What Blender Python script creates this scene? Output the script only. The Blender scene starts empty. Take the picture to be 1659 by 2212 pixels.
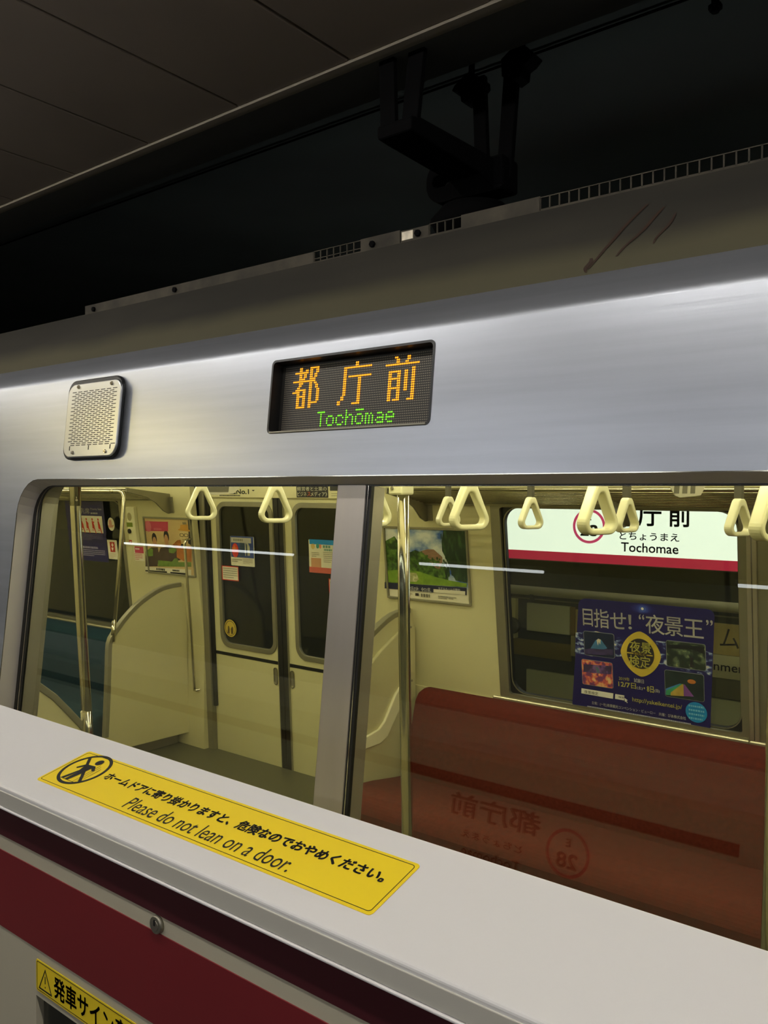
import bpy, bmesh, math, random
from mathutils import Matrix, Vector

S = bpy.context.scene
COL = S.collection
random.seed(7)

# ------------------------------------------------------------------ camera
cam_data = bpy.data.cameras.new('camera')
cam_data.sensor_fit = 'VERTICAL'
cam_data.sensor_height = 36.0
cam_data.lens = 36.0 * 1790.0 / 2212.0
cam_data.clip_start = 0.02
cam_data.clip_end = 200
cam = bpy.data.objects.new('camera', cam_data)
COL.objects.link(cam)
cam.matrix_world = Matrix(((0.7876765, -0.0178900, 0.6158292, 0.0000000), (0.6160830, 0.0184609, -0.7874649, 0.0000000), (0.0027190, 0.9996695, 0.0255630, 1.7600000), (0.0000000, 0.0000000, 0.0000000, 1.0000000)))
S.camera = cam

# ------------------------------------------------------------------ world, exposure
wd = bpy.data.worlds.new('world')
S.world = wd
wd.use_nodes = True
wd.node_tree.nodes['Background'].inputs[0].default_value = (0.05, 0.055, 0.06, 1)
wd.node_tree.nodes['Background'].inputs[1].default_value = 0.05
S.view_settings.view_transform = 'Standard'
S.view_settings.look = 'None'
S.view_settings.exposure = 0.0
S.view_settings.gamma = 1.0
S.view_settings.use_curve_mapping = False
S.cycles.use_denoising = True
S.cycles.max_bounces = 10
S.cycles.diffuse_bounces = 4
S.cycles.glossy_bounces = 5
S.cycles.transparent_max_bounces = 24
S.cycles.sample_clamp_indirect = 6.0
PLATFORM_LIGHT = 31.0      # tubes over the platform
INNER_LIGHT = 17.0        # second row of tubes behind the photographer
FAR_LIGHT = 8.0          # tube rows deep in the station
CAR_LIGHT = 32.0          # tubes inside the car
SIGN_LIGHT = 2.0          # backlit station sign


# ------------------------------------------------------------------ materials
def srgb(c):
    return tuple((v / 255 / 12.92 if v / 255 <= 0.04045 else ((v / 255 + 0.055) / 1.055) ** 2.4) for v in c)


MATS = {}


def mat(name, col, rough=0.5, metal=0.0, noise=None, bump=None, emit=0.0, coat=0.0, spec=0.5, stretch=(1, 1, 1), aniso=0.0):
    if name in MATS:
        return MATS[name]
    m = bpy.data.materials.new(name)
    m.use_nodes = True
    nt = m.node_tree
    b = nt.nodes['Principled BSDF']
    c = srgb(col)
    b.inputs['Base Color'].default_value = (*c, 1)
    b.inputs['Roughness'].default_value = rough
    b.inputs['Metallic'].default_value = metal
    b.inputs['Specular IOR Level'].default_value = spec
    b.inputs['Coat Weight'].default_value = coat
    if emit:
        b.inputs['Emission Color'].default_value = (*c, 1)
        b.inputs['Emission Strength'].default_value = emit
    if aniso:
        tg = nt.nodes.new('ShaderNodeTangent')
        tg.direction_type = 'RADIAL'
        tg.axis = 'X'
        b.inputs['Anisotropic'].default_value = aniso
        b.inputs['Anisotropic Rotation'].default_value = 0.25
        nt.links.new(tg.outputs[0], b.inputs['Tangent'])
    if noise or bump:
        tc = nt.nodes.new('ShaderNodeTexCoord')
        mp = nt.nodes.new('ShaderNodeMapping')
        mp.inputs['Scale'].default_value = stretch
        nt.links.new(tc.outputs['Object'], mp.inputs['Vector'])
    if noise:
        n = nt.nodes.new('ShaderNodeTexNoise')
        n.inputs['Scale'].default_value = noise[0]
        n.inputs['Detail'].default_value = 5
        nt.links.new(mp.outputs[0], n.inputs['Vector'])
        r = nt.nodes.new('ShaderNodeValToRGB')
        a = noise[1]
        r.color_ramp.elements[0].position = 0.3
        r.color_ramp.elements[1].position = 0.7
        r.color_ramp.elements[0].color = (*[v * (1 - a) for v in c], 1)
        r.color_ramp.elements[1].color = (*[min(1, v * (1 + a)) for v in c], 1)
        nt.links.new(n.outputs[0], r.inputs[0])
        nt.links.new(r.outputs[0], b.inputs['Base Color'])
    if bump:
        n2 = nt.nodes.new('ShaderNodeTexNoise')
        n2.inputs['Scale'].default_value = bump[0]
        n2.inputs['Detail'].default_value = 3
        nt.links.new(mp.outputs[0], n2.inputs['Vector'])
        bp = nt.nodes.new('ShaderNodeBump')
        bp.inputs['Strength'].default_value = bump[1]
        bp.inputs['Distance'].default_value = 0.002
        nt.links.new(n2.outputs[0], bp.inputs['Height'])
        nt.links.new(bp.outputs[0], b.inputs['Normal'])
    MATS[name] = m
    return m


def ramp_mat(name, scale, stops, rough=0.5, stretch=(1, 1, 1), detail=6, coat=0.0):
    """printed picture: colours of a noise field through a ramp"""
    m = bpy.data.materials.new(name)
    m.use_nodes = True
    nt = m.node_tree
    b = nt.nodes['Principled BSDF']
    b.inputs['Roughness'].default_value = rough
    tc = nt.nodes.new('ShaderNodeTexCoord')
    mp = nt.nodes.new('ShaderNodeMapping')
    mp.inputs['Scale'].default_value = stretch
    n = nt.nodes.new('ShaderNodeTexNoise')
    n.inputs['Scale'].default_value = scale
    n.inputs['Detail'].default_value = detail
    r = nt.nodes.new('ShaderNodeValToRGB')
    el = r.color_ramp.elements
    while len(el) > 1:
        el.remove(el[-1])
    el[0].position = stops[0][0]
    el[0].color = (*srgb(stops[0][1]), 1)
    for p, c in stops[1:]:
        e = el.new(p)
        e.color = (*srgb(c), 1)
    nt.links.new(tc.outputs['Object'], mp.inputs['Vector'])
    nt.links.new(mp.outputs[0], n.inputs['Vector'])
    nt.links.new(n.outputs[0], r.inputs[0])
    nt.links.new(r.outputs[0], b.inputs['Base Color'])
    MATS[name] = m
    return m


def glass_mat(name, tint, ior=1.5, scale=1.0):
    m = bpy.data.materials.new(name)
    m.use_nodes = True
    nt = m.node_tree
    out = nt.nodes['Material Output']
    nt.nodes.remove(nt.nodes['Principled BSDF'])
    tr = nt.nodes.new('ShaderNodeBsdfTransparent')
    tr.inputs[0].default_value = (*tint, 1)
    gl = nt.nodes.new('ShaderNodeBsdfGlossy')
    gl.inputs['Roughness'].default_value = 0.0
    gl.inputs['Color'].default_value = (scale, scale, scale, 1)
    fr = nt.nodes.new('ShaderNodeFresnel')
    ge = nt.nodes.new('ShaderNodeNewGeometry')
    mr = nt.nodes.new('ShaderNodeMapRange')          # both faces of the thin pane reflect alike
    mr.inputs['To Min'].default_value = ior
    mr.inputs['To Max'].default_value = 1.0 / ior
    nt.links.new(ge.outputs['Backfacing'], mr.inputs['Value'])
    nt.links.new(mr.outputs['Result'], fr.inputs['IOR'])
    mx = nt.nodes.new('ShaderNodeMixShader')
    nt.links.new(fr.outputs[0], mx.inputs[0])
    nt.links.new(tr.outputs[0], mx.inputs[1])
    nt.links.new(gl.outputs[0], mx.inputs[2])
    nt.links.new(mx.outputs[0], out.inputs[0])
    MATS[name] = m
    return m


STEEL = mat('brushed steel', (174, 178, 186), 0.32, 0.76, noise=(3, 0.06), bump=(9, 0.06), stretch=(0.6, 14, 14), aniso=0.3)
REVEAL = mat('satin reveal steel', (178, 172, 168), 0.55, 0.35, noise=(4, 0.05))
STEEL_DARK = mat('steel reveal', (150, 142, 130), 0.45, 0.8, noise=(4, 0.08))
STEEL_GREY = mat('satin grey metal', (148, 144, 128), 0.4, 0.7, noise=(6, 0.06))
MULLION = mat('satin mullion steel', (190, 182, 172), 0.38, 0.85, noise=(3, 0.05), stretch=(6, 6, 0.6))
CHROME = mat('polished chrome', (205, 200, 185), 0.12, 1.0, noise=(5, 0.05))
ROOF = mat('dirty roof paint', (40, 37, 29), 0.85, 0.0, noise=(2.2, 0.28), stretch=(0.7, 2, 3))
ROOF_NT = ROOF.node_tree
# paler band along the foot of the roof panel, wavy upper limit
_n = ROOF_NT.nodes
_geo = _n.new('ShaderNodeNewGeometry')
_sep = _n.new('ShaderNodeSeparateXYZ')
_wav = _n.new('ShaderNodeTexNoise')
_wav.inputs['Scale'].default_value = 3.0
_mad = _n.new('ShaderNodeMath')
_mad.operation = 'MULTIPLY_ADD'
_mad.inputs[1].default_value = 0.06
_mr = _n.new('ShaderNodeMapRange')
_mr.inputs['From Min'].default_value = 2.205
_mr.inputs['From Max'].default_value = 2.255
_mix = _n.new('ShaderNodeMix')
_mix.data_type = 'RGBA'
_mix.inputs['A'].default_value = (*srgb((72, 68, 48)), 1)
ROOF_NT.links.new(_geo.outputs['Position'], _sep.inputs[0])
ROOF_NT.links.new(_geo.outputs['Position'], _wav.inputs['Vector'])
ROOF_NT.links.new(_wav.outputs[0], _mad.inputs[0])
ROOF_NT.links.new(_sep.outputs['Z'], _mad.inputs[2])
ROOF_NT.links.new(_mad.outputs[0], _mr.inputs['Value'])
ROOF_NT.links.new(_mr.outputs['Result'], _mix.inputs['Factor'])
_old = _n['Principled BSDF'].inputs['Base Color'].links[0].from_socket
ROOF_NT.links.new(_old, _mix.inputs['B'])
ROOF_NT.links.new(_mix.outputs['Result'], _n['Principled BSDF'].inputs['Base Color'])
FLANGE = mat('stained roof flange', (58, 53, 43), 0.85, 0.0, noise=(14, 0.45))
RUBBER = mat('black rubber', (16, 16, 15), 0.45, noise=(8, 0.1))
BLACKIRON = mat('soot black iron', (5, 5, 6), 0.9, noise=(6, 0.2), spec=0.1)
CREAM = mat('cream laminate', (205, 198, 158), 0.34, noise=(2, 0.03), coat=0.15)
CREAM2 = mat('cream door laminate', (200, 194, 154), 0.36, noise=(2, 0.03), coat=0.15)
STRAPW = mat('ivory plastic', (250, 246, 212), 0.25, noise=(5, 0.02), coat=0.2)
BELT = mat('grey strap webbing', (92, 88, 76), 0.7, noise=(30, 0.15))
RED_SEAT = mat('red seat moquette', (90, 36, 28), 0.95, noise=(60, 0.2), bump=(300, 0.3), spec=0.15)
BLUE_SEAT = mat('blue seat moquette', (26, 52, 66), 0.95, noise=(60, 0.2), bump=(300, 0.3), spec=0.15)
CAR_FLOOR = mat('grey green vinyl floor', (78, 76, 58), 0.5, noise=(40, 0.15))
GREYEDGE = mat('grey edge trim', (140, 136, 116), 0.38, 0.3, noise=(6, 0.05))
GLASS = glass_mat('tinted window glass', (0.80, 0.82, 0.76), 1.45)
GLASS_FAR = glass_mat('far window glass', (0.82, 0.84, 0.80), 1.45)
WHITE_TOP = mat('white barrier enamel', (232, 229, 226), 0.32, noise=(1.5, 0.015), coat=0.1)
FASCIA = mat('pale grey enamel', (200, 196, 184), 0.4, noise=(2, 0.03))
PANEL = mat('cream grey enamel', (196, 188, 164), 0.4, noise=(2, 0.03))
MAROON = mat('maroon film', (74, 24, 32), 0.4, noise=(4, 0.05))
CRIMSON = mat('crimson film', (124, 34, 40), 0.4, noise=(4, 0.05))
YELLOW = mat('yellow film', (255, 222, 40), 0.4, noise=(3, 0.02))
INK = mat('black print', (18, 17, 18), 0.5, noise=(3, 0.05))
GREYINK = mat('grey print', (120, 116, 100), 0.6, noise=(3, 0.05))
WHITEINK = mat('white print', (232, 230, 224), 0.5, noise=(3, 0.02))
PAPER = mat('paper white', (226, 220, 200), 0.55, noise=(3, 0.03))
NAVY = mat('navy print', (30, 24, 92), 0.4, noise=(5, 0.12))
GOLD = mat('gold print', (196, 172, 66), 0.4, noise=(10, 0.2))
LIMEINK = mat('pale yellow print', (222, 216, 110), 0.5, noise=(3, 0.02))
SKYBLUE = mat('cyan print', (22, 132, 206), 0.5, noise=(3, 0.03))
REDINK = mat('red print', (206, 52, 32), 0.5, noise=(3, 0.03))
PINKINK = mat('pink print', (196, 62, 96), 0.5, noise=(3, 0.03))
SKIN = mat('printed skin tone', (196, 144, 104), 0.5, noise=(8, 0.06))
DARKCLOTH = mat('printed dark clothes', (74, 58, 48), 0.5, noise=(14, 0.3))
GREENINK = mat('printed green', (104, 132, 52), 0.5, noise=(30, 0.3))
TANINK = mat('printed tan', (206, 178, 128), 0.5, noise=(6, 0.06))
ORANGEINK = mat('printed orange brown', (178, 108, 46), 0.5, noise=(20, 0.25))
DARKINK = mat('printed charcoal', (40, 36, 40), 0.5, noise=(8, 0.2))
CEIL = mat('dark ceiling board', (122, 111, 100), 0.8, noise=(2, 0.08))
CEIL_TRIM = mat('aluminium ceiling trim', (150, 142, 128), 0.45, 0.3, noise=(4, 0.05))
SOOT = mat('sooty tunnel concrete', (66, 72, 71), 0.9, noise=(1.2, 0.2))
STATION = mat('pale station wall', (190, 188, 180), 0.6, noise=(1, 0.05))
STATION_FLOOR = mat('dark platform tile', (70, 68, 64), 0.6, noise=(3, 0.1))


def lamp_mat(name, col, strength):
    m = bpy.data.materials.new(name)
    m.use_nodes = True
    nt = m.node_tree
    nt.nodes.remove(nt.nodes['Principled BSDF'])
    e = nt.nodes.new('ShaderNodeEmission')
    e.inputs[0].default_value = (*col, 1)
    e.inputs[1].default_value = strength
    nt.links.new(e.outputs[0], nt.nodes['Material Output'].inputs[0])
    MATS[name] = m
    return m


# ------------------------------------------------------------------ geometry collector
def frame(y0, z0, t):
    """plane through (0,y0,z0) leaning t metres of y per metre of z; local x = world X, local y = up the plane, local z = towards -Y"""
    u = Vector((0, t, 1)).normalized()
    x = Vector((1, 0, 0))
    n = x.cross(u)
    m = Matrix.Identity(4)
    for i in range(3):
        m[i][0] = x[i]
        m[i][1] = u[i]
        m[i][2] = n[i]
    m[0][3], m[1][3], m[2][3] = 0, y0, z0
    return m


I4 = Matrix.Identity(4)
MN = frame(1.30, 1.79, 0.115)      # outer skin of the car, platform side
MF = frame(3.54, 1.75, -0.12)      # lining of the far side of the car
MD = frame(3.64, 1.75, -0.05)      # far doors


def upright(y):                     # vertical plane at depth y, local y = world Z
    return frame(y, 0, 0)


class G:
    def __init__(s):
        s.v, s.f, s.sm = [], [], []

    def pts(s, ps):
        k = len(s.v)
        s.v.extend([tuple(p) for p in ps])
        return list(range(k, len(s.v)))

    def face(s, idx, smooth=False):
        s.f.append(tuple(idx))
        s.sm.append(smooth)

    def box(s, x0, x1, y0, y1, z0, z1):
        a = s.pts([(x0, y0, z0), (x1, y0, z0), (x1, y1, z0), (x0, y1, z0), (x0, y0, z1), (x1, y0, z1), (x1, y1, z1), (x0, y1, z1)])
        for q in ((3, 2, 1, 0), (4, 5, 6, 7), (0, 1, 5, 4), (1, 2, 6, 5), (2, 3, 7, 6), (3, 0, 4, 7)):
            s.face([a[i] for i in q])
        return s

    def poly(s, ps, z=0.0):
        s.face(s.pts([(p[0], p[1], z) for p in ps]))
        return s

    def rect(s, x0, y0, x1, y1, z=0.0):
        return s.poly([(x0, y0), (x1, y0), (x1, y1), (x0, y1)], z)

    def disc(s, cx, cy, rx, ry, z=0.0, n=28):
        return s.poly([(cx + rx * math.cos(2 * math.pi * i / n), cy + ry * math.sin(2 * math.pi * i / n)) for i in range(n)], z)

    def prism(s, ps, z0, z1, smooth=False):
        """closed outline ps (ccw) in local xy, extruded z0..z1"""
        n = len(ps)
        a = s.pts([(p[0], p[1], z0) for p in ps])
        b = s.pts([(p[0], p[1], z1) for p in ps])
        s.face(b)
        s.face(a[::-1])
        for i in range(n):
            j = (i + 1) % n
            s.face((a[i], a[j], b[j], b[i]), smooth)
        return s

    def ring(s, po, pi, z0, z1):
        """band between two outlines with the same number of points"""
        n = len(po)
        ao, bo = s.pts([(*p, z0) for p in po]), s.pts([(*p, z1) for p in po])
        ai, bi = s.pts([(*p, z0) for p in pi]), s.pts([(*p, z1) for p in pi])
        for i in range(n):
            j = (i + 1) % n
            s.face((bo[i], bo[j], bi[j], bi[i]))
            s.face((ao[j], ao[i], ai[i], ai[j]))
            s.face((ao[i], ao[j], bo[j], bo[i]))
            s.face((bi[i], bi[j], ai[j], ai[i]))
        return s

    def loft(s, po, z0, pi, z1, smooth=False):
        n = len(po)
        a, b = s.pts([(*p, z0) for p in po]), s.pts([(*p, z1) for p in pi])
        for i in range(n):
            j = (i + 1) % n
            s.face((a[i], a[j], b[j], b[i]), smooth)
        return s

    def plate_hole(s, x0, y0, x1, y1, hole, z0, z1):
        """rectangle with a rounded hole (outline from rr())"""
        n = len(hole) // 4
        out = [(x1, y1), (x0, y1), (x0, y0), (x1, y0)]
        for z, flip in ((z1, False), (z0, True)):
            o = s.pts([(*p, z) for p in out])
            h = s.pts([(*p, z) for p in hole])
            fs = []
            for c in range(4):
                for k in range(n - 1):
                    fs.append((o[c], h[c * n + k + 1], h[c * n + k]))
                d = (c + 1) % 4
                fs.append((o[c], o[d], h[d * n], h[c * n + n - 1]))
            for q in fs:
                s.face(q[::-1] if flip else q)
        a, b = s.pts([(*p, z0) for p in hole]), s.pts([(*p, z1) for p in hole])
        for i in range(len(hole)):
            j = (i + 1) % len(hole)
            s.face((b[i], b[j], a[j], a[i]))
        a, b = s.pts([(*p, z0) for p in out]), s.pts([(*p, z1) for p in out])
        for i in range(4):
            j = (i + 1) % 4
            s.face((a[i], a[j], b[j], b[i]))
        return s

    def tube(s, path, r, n=14, closed=False, caps=True):
        P = [Vector(p) for p in path]
        m = len(P)
        rings = []
        prev = None
        for i in range(m):
            if closed:
                t = (P[(i + 1) % m] - P[i - 1]).normalized()
            else:
                t = (P[min(i + 1, m - 1)] - P[max(i - 1, 0)]).normalized()
            if prev is None:
                a = Vector((0, 0, 1)) if abs(t.z) < 0.9 else Vector((1, 0, 0))
                u = t.cross(a).normalized()
            else:
                u = (prev - t * prev.dot(t)).normalized()
            prev = u
            w = t.cross(u)
            rr_ = r[i] if isinstance(r, (list, tuple)) else r
            rings.append(s.pts([P[i] + (u * math.cos(2 * math.pi * k / n) + w * math.sin(2 * math.pi * k / n)) * rr_ for k in range(n)]))
        for i in range(m if closed else m - 1):
            A, B = rings[i], rings[(i + 1) % m]
            for k in range(n):
                l = (k + 1) % n
                s.face((A[k], A[l], B[l], B[k]), True)
        if caps and not closed:
            s.face(rings[0][::-1])
            s.face(rings[-1])
        return s

    def add(s, g, dz=0.0):
        k = len(s.v)
        s.v.extend([(p[0], p[1], p[2] + dz) for p in g.v])
        s.f.extend([tuple(i + k for i in q) for q in g.f])
        s.sm.extend(g.sm)
        return s

    def xf(s, M):
        s.v = [tuple(M @ Vector(p)) for p in s.v]
        return s


def rr(x0, y0, x1, y1, r, n=7):
    """rounded rectangle, ccw from the top right corner; r one radius or (tr, tl, bl, br)"""
    rs = r if isinstance(r, (tuple, list)) else (r,) * 4
    cs = ((x1, y1, -1, -1, 0), (x0, y1, 1, -1, 90), (x0, y0, 1, 1, 180), (x1, y0, -1, 1, 270))
    out = []
    for (cx, cy, sx, sy, a0), q in zip(cs, rs):
        for k in range(n):
            a = math.radians(a0 + 90 * k / (n - 1))
            out.append((cx + sx * q + q * math.cos(a), cy + sy * q + q * math.sin(a)))
    return out


ORG = {}


def link(name, g, m, M, org):
    me = bpy.data.meshes.new(name)
    me.from_pydata([tuple(M @ Vector(p) - org) for p in g.v], [], g.f)
    if any(g.sm):
        me.polygons.foreach_set('use_smooth', g.sm)
    me.materials.append(m)
    me.validate()
    o = bpy.data.objects.new(name, me)
    COL.objects.link(o)
    return o


def part(name, g, m, parent, M=I4, bevel=0.0, seg=2, label=None, stuff=False):
    org = ORG[parent.name]
    o = link(name, g, m, M, org)
    o.parent = parent
    ORG[o.name] = org
    if bevel:
        add_bevel(o, bevel, seg)
    if label:
        o['label'] = label
    if stuff:
        o['kind'] = 'stuff'
    return o


def add_bevel(o, w, seg=2, ang=35):
    b = o.modifiers.new('bevel', 'BEVEL')
    b.width = w
    b.segments = seg
    b.limit_method = 'ANGLE'
    b.angle_limit = math.radians(ang)
    b.harden_normals = False


def thing(name, label, cat, loc, group=None):
    o = bpy.data.objects.new(name, None)
    o.empty_display_size = 0.05
    COL.objects.link(o)
    o.location = loc
    ORG[o.name] = Vector(loc)
    o['label'] = label
    o['category'] = cat
    if group:
        o['group'] = group
    return o


def single(name, g, m, label, cat, M=I4, group=None, bevel=0.0, seg=2):
    ws = [M @ Vector(p) for p in g.v]
    org = sum(ws, Vector()) / len(ws)
    o = link(name, g, m, M, org)
    o.location = org
    ORG[o.name] = org
    o['label'] = label
    o['category'] = cat
    if group:
        o['group'] = group
    if bevel:
        add_bevel(o, bevel, seg)
    return o


def struct(name, g, m, M=I4, bevel=0.0):
    ws = [M @ Vector(p) for p in g.v]
    org = sum(ws, Vector()) / len(ws)
    o = link(name, g, m, M, org)
    o.location = org
    ORG[o.name] = org
    o['kind'] = 'structure'
    if bevel:
        add_bevel(o, bevel)
    return o


def at(M, x, y, z=0.0):
    return tuple(M @ Vector((x, y, z)))


TXT = {}


def text(body, box, bold=0.0, z=0.0, g=None, mirror=False, shear=0.0):
    """outline of a word fitted into box (x0, y0, x1, y1) as flat faces at height z"""
    key = (body, bold)
    if key not in TXT:
        c = bpy.data.curves.new('lettering', 'FONT')
        c.body = body
        c.size = 1.0
        c.resolution_u = 3
        o = bpy.data.objects.new('lettering', c)
        COL.objects.link(o)
        dg = bpy.context.evaluated_depsgraph_get()
        me = bpy.data.meshes.new_from_object(o.evaluated_get(dg))
        v0 = [(v.co.x, v.co.y) for v in me.vertices]
        f0 = [tuple(p.vertices) for p in me.polygons]
        vs, fs = [], []
        d = bold * 0.75                      # heavier weights: overprint the outline with small shifts
        for dx, dy in (((-d, -d), (d, -d), (d, d), (-d, d)) if bold else ((0, 0),)):
            k = len(vs)
            vs += [(px + dx, py + dy) for px, py in v0]
            fs += [tuple(i + k for i in q) for q in f0]
        xs, ys = [v[0] for v in vs], [v[1] for v in vs]
        TXT[key] = (vs, fs, min(xs), min(ys), max(xs), max(ys))
        bpy.data.objects.remove(o)
        bpy.data.curves.remove(c)
        bpy.data.meshes.remove(me)
    vs, fs, ax, ay, bx, by = TXT[key]
    g = g or G()
    x0, y0, x1, y1 = box
    k = len(g.v)
    for vx, vy in vs:
        fx, fy = (vx - ax) / (bx - ax), (vy - ay) / (by - ay)
        g.v.append((x0 + fx * (x1 - x0) + shear * (fy - 0.5) * (y1 - y0), y0 + fy * (y1 - y0), z))
    for q in fs:
        g.face([k + i for i in q])
    return g


def lines(g, x0, y0, x1, y1, rows, z, fill=0.55, seed=1):
    """rows of small print too fine to read: runs of short dashes"""
    rnd = random.Random(seed)
    h = (y1 - y0) / rows
    w = x1 - x0
    for r in range(rows):
        yb = y1 - (r + 1) * h + h * (1 - fill) / 2
        x = x0
        end = x1 if r < rows - 1 else x0 + w * rnd.uniform(0.5, 0.9)
        while x < end:
            d = min(end - x, abs(h) * fill * rnd.uniform(0.5, 1.1))
            g.rect(x, yb, x + d, yb + h * fill, z)
            x += d + abs(h) * fill * 0.3
    return g

MX = Matrix(((0, 0, 1, 0), (1, 0, 0, 0), (0, 1, 0, 0), (0, 0, 0, 1)))   # local (x, y, z) -> world (Y, Z, X)

# ================================================================== setting
# platform ceiling: backing slab with long boards between recessed joints
g = G().box(-17, 6, -9.4, 1.70, 2.925, 2.97)
g.box(-17, 6, -9.4, 0.30, 2.904, 2.926)
ceil = struct('ceiling', g, CEIL)
for k in range(-9, 6):
    x0 = -1.451 + 0.435 * k
    g = G().box(x0 + 0.004, x0 + 0.431, 0.304, 1.702, 2.904, 2.924)
    part('ceiling_panel', g, CEIL, ceil, bevel=0.003, seg=1)
g = G().box(-17, 6, 1.702, 1.722, 2.897, 2.96).box(-17, 6, 1.722, 1.75, 2.906, 2.96)
struct('trim_1', g, CEIL_TRIM)
BEAM = mat('grey edge beam', (74, 76, 74), 0.9, noise=(1.2, 0.1))
# tunnel roof over the track with the lower edge beam beside the platform
struct('ceiling', G().box(-17, 6, 1.93, 4.9, 3.137, 3.25), SOOT)
struct('trim_2', G().box(-17, 6, 1.75, 1.93, 2.912, 3.25), BEAM)
struct('wall_far', G().box(-17, 6, 4.62, 4.8, -1.2, 3.2), SOOT)
struct('wall_back', G().box(-17, 6, -9.5, -9.3, -0.1, 3.0), STATION)
struct('wall_left', G().box(-17.2, -17, -9.4, 4.8, -1.2, 3.2), STATION)
struct('wall_right', G().box(6, 6.2, -9.4, 4.8, -1.2, 3.2), STATION)
struct('floor', G().box(-17, 6, -9.4, 1.05, -0.25, -0.03), STATION_FLOOR)
struct('floor', G().box(-17, 6, 1.05, 4.7, -1.3, -1.1), SOOT)

# platform tubes: real fittings on the ceiling, out of the frame
TUBE_P = lamp_mat('platform tube', (1.0, 0.96, 0.90), PLATFORM_LIGHT)
TUBE_I = lamp_mat('inner platform tube', (0.94, 0.96, 1.0), INNER_LIGHT)
TUBE_F = lamp_mat('station tube', (0.92, 0.96, 1.0), FAR_LIGHT)


def ceiling_light(x0, x1, y, z, w, m, label, group):
    t = thing('ceiling_light', label, 'lamp', ((x0 + x1) / 2, y, z), group)
    part('housing', G().box(x0 - 0.03, x1 + 0.03, y - w, y + w, z, z + 0.05), PANEL, t, bevel=0.005)
    part('tube', G().tube([(x0, y, z - 0.012), (x1, y, z - 0.012)], w * 0.55, 10), m, t)
    return t


for i, (x0, x1) in enumerate(((-6.6, -4.3), (-3.9, -1.6), (-1.2, 1.1), (1.5, 3.8))):
    ceiling_light(x0, x1, 0.22, 2.85, 0.06, TUBE_P, 'fluorescent fitting on the platform ceiling above the barrier, %s of its row' % ('leftmost', 'second', 'third', 'rightmost')[i], 'lamps along the platform edge')
for i, (x0, x1) in enumerate(((-8.0, -5.2), (-4.6, -1.8), (-1.2, 1.6), (2.2, 5.0))):
    ceiling_light(x0, x1, -2.4, 2.85, 0.07, TUBE_I, 'fluorescent fitting on the platform ceiling behind the photographer, %s of its row' % ('leftmost', 'second', 'third', 'rightmost')[i], 'lamps over the platform')
for i, (x0, x1) in enumerate(((-15.8, -10.63), (-7.78, -5.58), (-2.88, 2.4))):
    ceiling_light(x0, x1, -8.2, 2.80, 0.055, TUBE_F, 'long tube lamp mirrored as a white line in the car glass, %s of three' % ('leftmost', 'middle', 'rightmost')[i], 'tube lamps deep in the station')

# yellow backlit hanging sign behind the photographer: its glow is mirrored in the steel beside the speaker
t = thing('hanging_sign', 'yellow backlit hanging sign, mirrored as a glow in the steel beside the speaker', 'sign', (-5.3, -1.25, 2.62))
part('case', G().box(-5.75, -4.85, -1.30, -1.22, 2.62, 2.88), DARKINK, t, bevel=0.01)
part('lit_face', G().box(-5.72, -4.88, -1.221, -1.215, 2.64, 2.86), lamp_mat('yellow sign glow', (1.0, 0.80, 0.26), 17.0), t)
for xx in (-5.6, -5.0):
    part('hanger', G().tube([(xx, -1.26, 2.875), (xx, -1.26, 2.904)], 0.012), DARKINK, t)

# ================================================================== train car
car = thing('train_car', 'stainless steel subway car standing behind the white platform barrier', 'train', (-1.5, 1.3, 0))
XL, XR = -7.6, 1.7
HOLE = rr(-2.415, -1.0, 1.0, 0.0, 0.10)
LED = (-1.3615, 0.0975, -0.914, 0.2655)
g = G()
g.plate_hole(XL, -1.80, XR, 0.04, rr(-2.4165, -1.0015, 1.0015, 0.001, 0.1015), -0.0015, 0.0)
led_hole = rr(*LED, 0.012)
g.plate_hole(-1.9, 0.04, -0.5, 0.2885, led_hole, -0.05, 0.0)
g.box(XL, -1.9, 0.04, 0.2885, -0.05, 0.0).box(-0.5, XR, 0.04, 0.2885, -0.05, 0.0)
g.xf(MN)
# rounded shoulder above the flat
sh = []
P0, P1, P2 = (1.3330, 2.0760), (1.3355, 2.0985), (1.386, 2.1435)
for k in range(9):
    s_ = k / 8
    sh.append(tuple((1 - s_) ** 2 * a + 2 * s_ * (1 - s_) * b + s_ * s_ * c for a, b, c in zip(P0, P1, P2)))
ia = g.pts([(XL, *p) for p in sh])
ib = g.pts([(XR, *p) for p in sh])
for k in range(8):
    g.face((ia[k], ib[k], ib[k + 1], ia[k + 1]), True)
part('side_panel', g, STEEL, car)
INNER = rr(-2.415, -0.99, 1.0, -0.0113, 0.092)
part('window_reveal', G().loft(HOLE, 0.0006, INNER, -0.053), REVEAL, car, MN)
part('edge_bead', G().ring(rr(-2.4172, -1.002, 1.002, 0.0015, 0.102), HOLE, -0.0004, 0.0009), CHROME, car, MN)
# roof edge panel, painted and dirty
rp = [(1.386, 2.1420), (1.3862, 2.1437), (1.405, 2.186), (1.44, 2.229), (1.49, 2.282), (1.55, 2.336), (1.9, 2.40), (2.45, 2.42), (3.2, 2.39), (3.2, 2.30), (1.6, 2.25), (1.42, 2.13)]
g = G()
ia, ib = g.pts([(XL, *p) for p in rp]), g.pts([(XR, *p) for p in rp])
for k in range(len(rp)):
    j = (k + 1) % len(rp)
    if k == 0 or k > 4:
        a_, b_ = g.pts([(XL, *rp[k]), (XR, *rp[k])]), g.pts([(XL, *rp[j]), (XR, *rp[j])])
        g.face((a_[0], a_[1], b_[1], b_[0]))
    else:
        g.face((ia[k], ib[k], ib[j], ia[j]), True)
part('roof_panel', g, ROOF, car)
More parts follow.
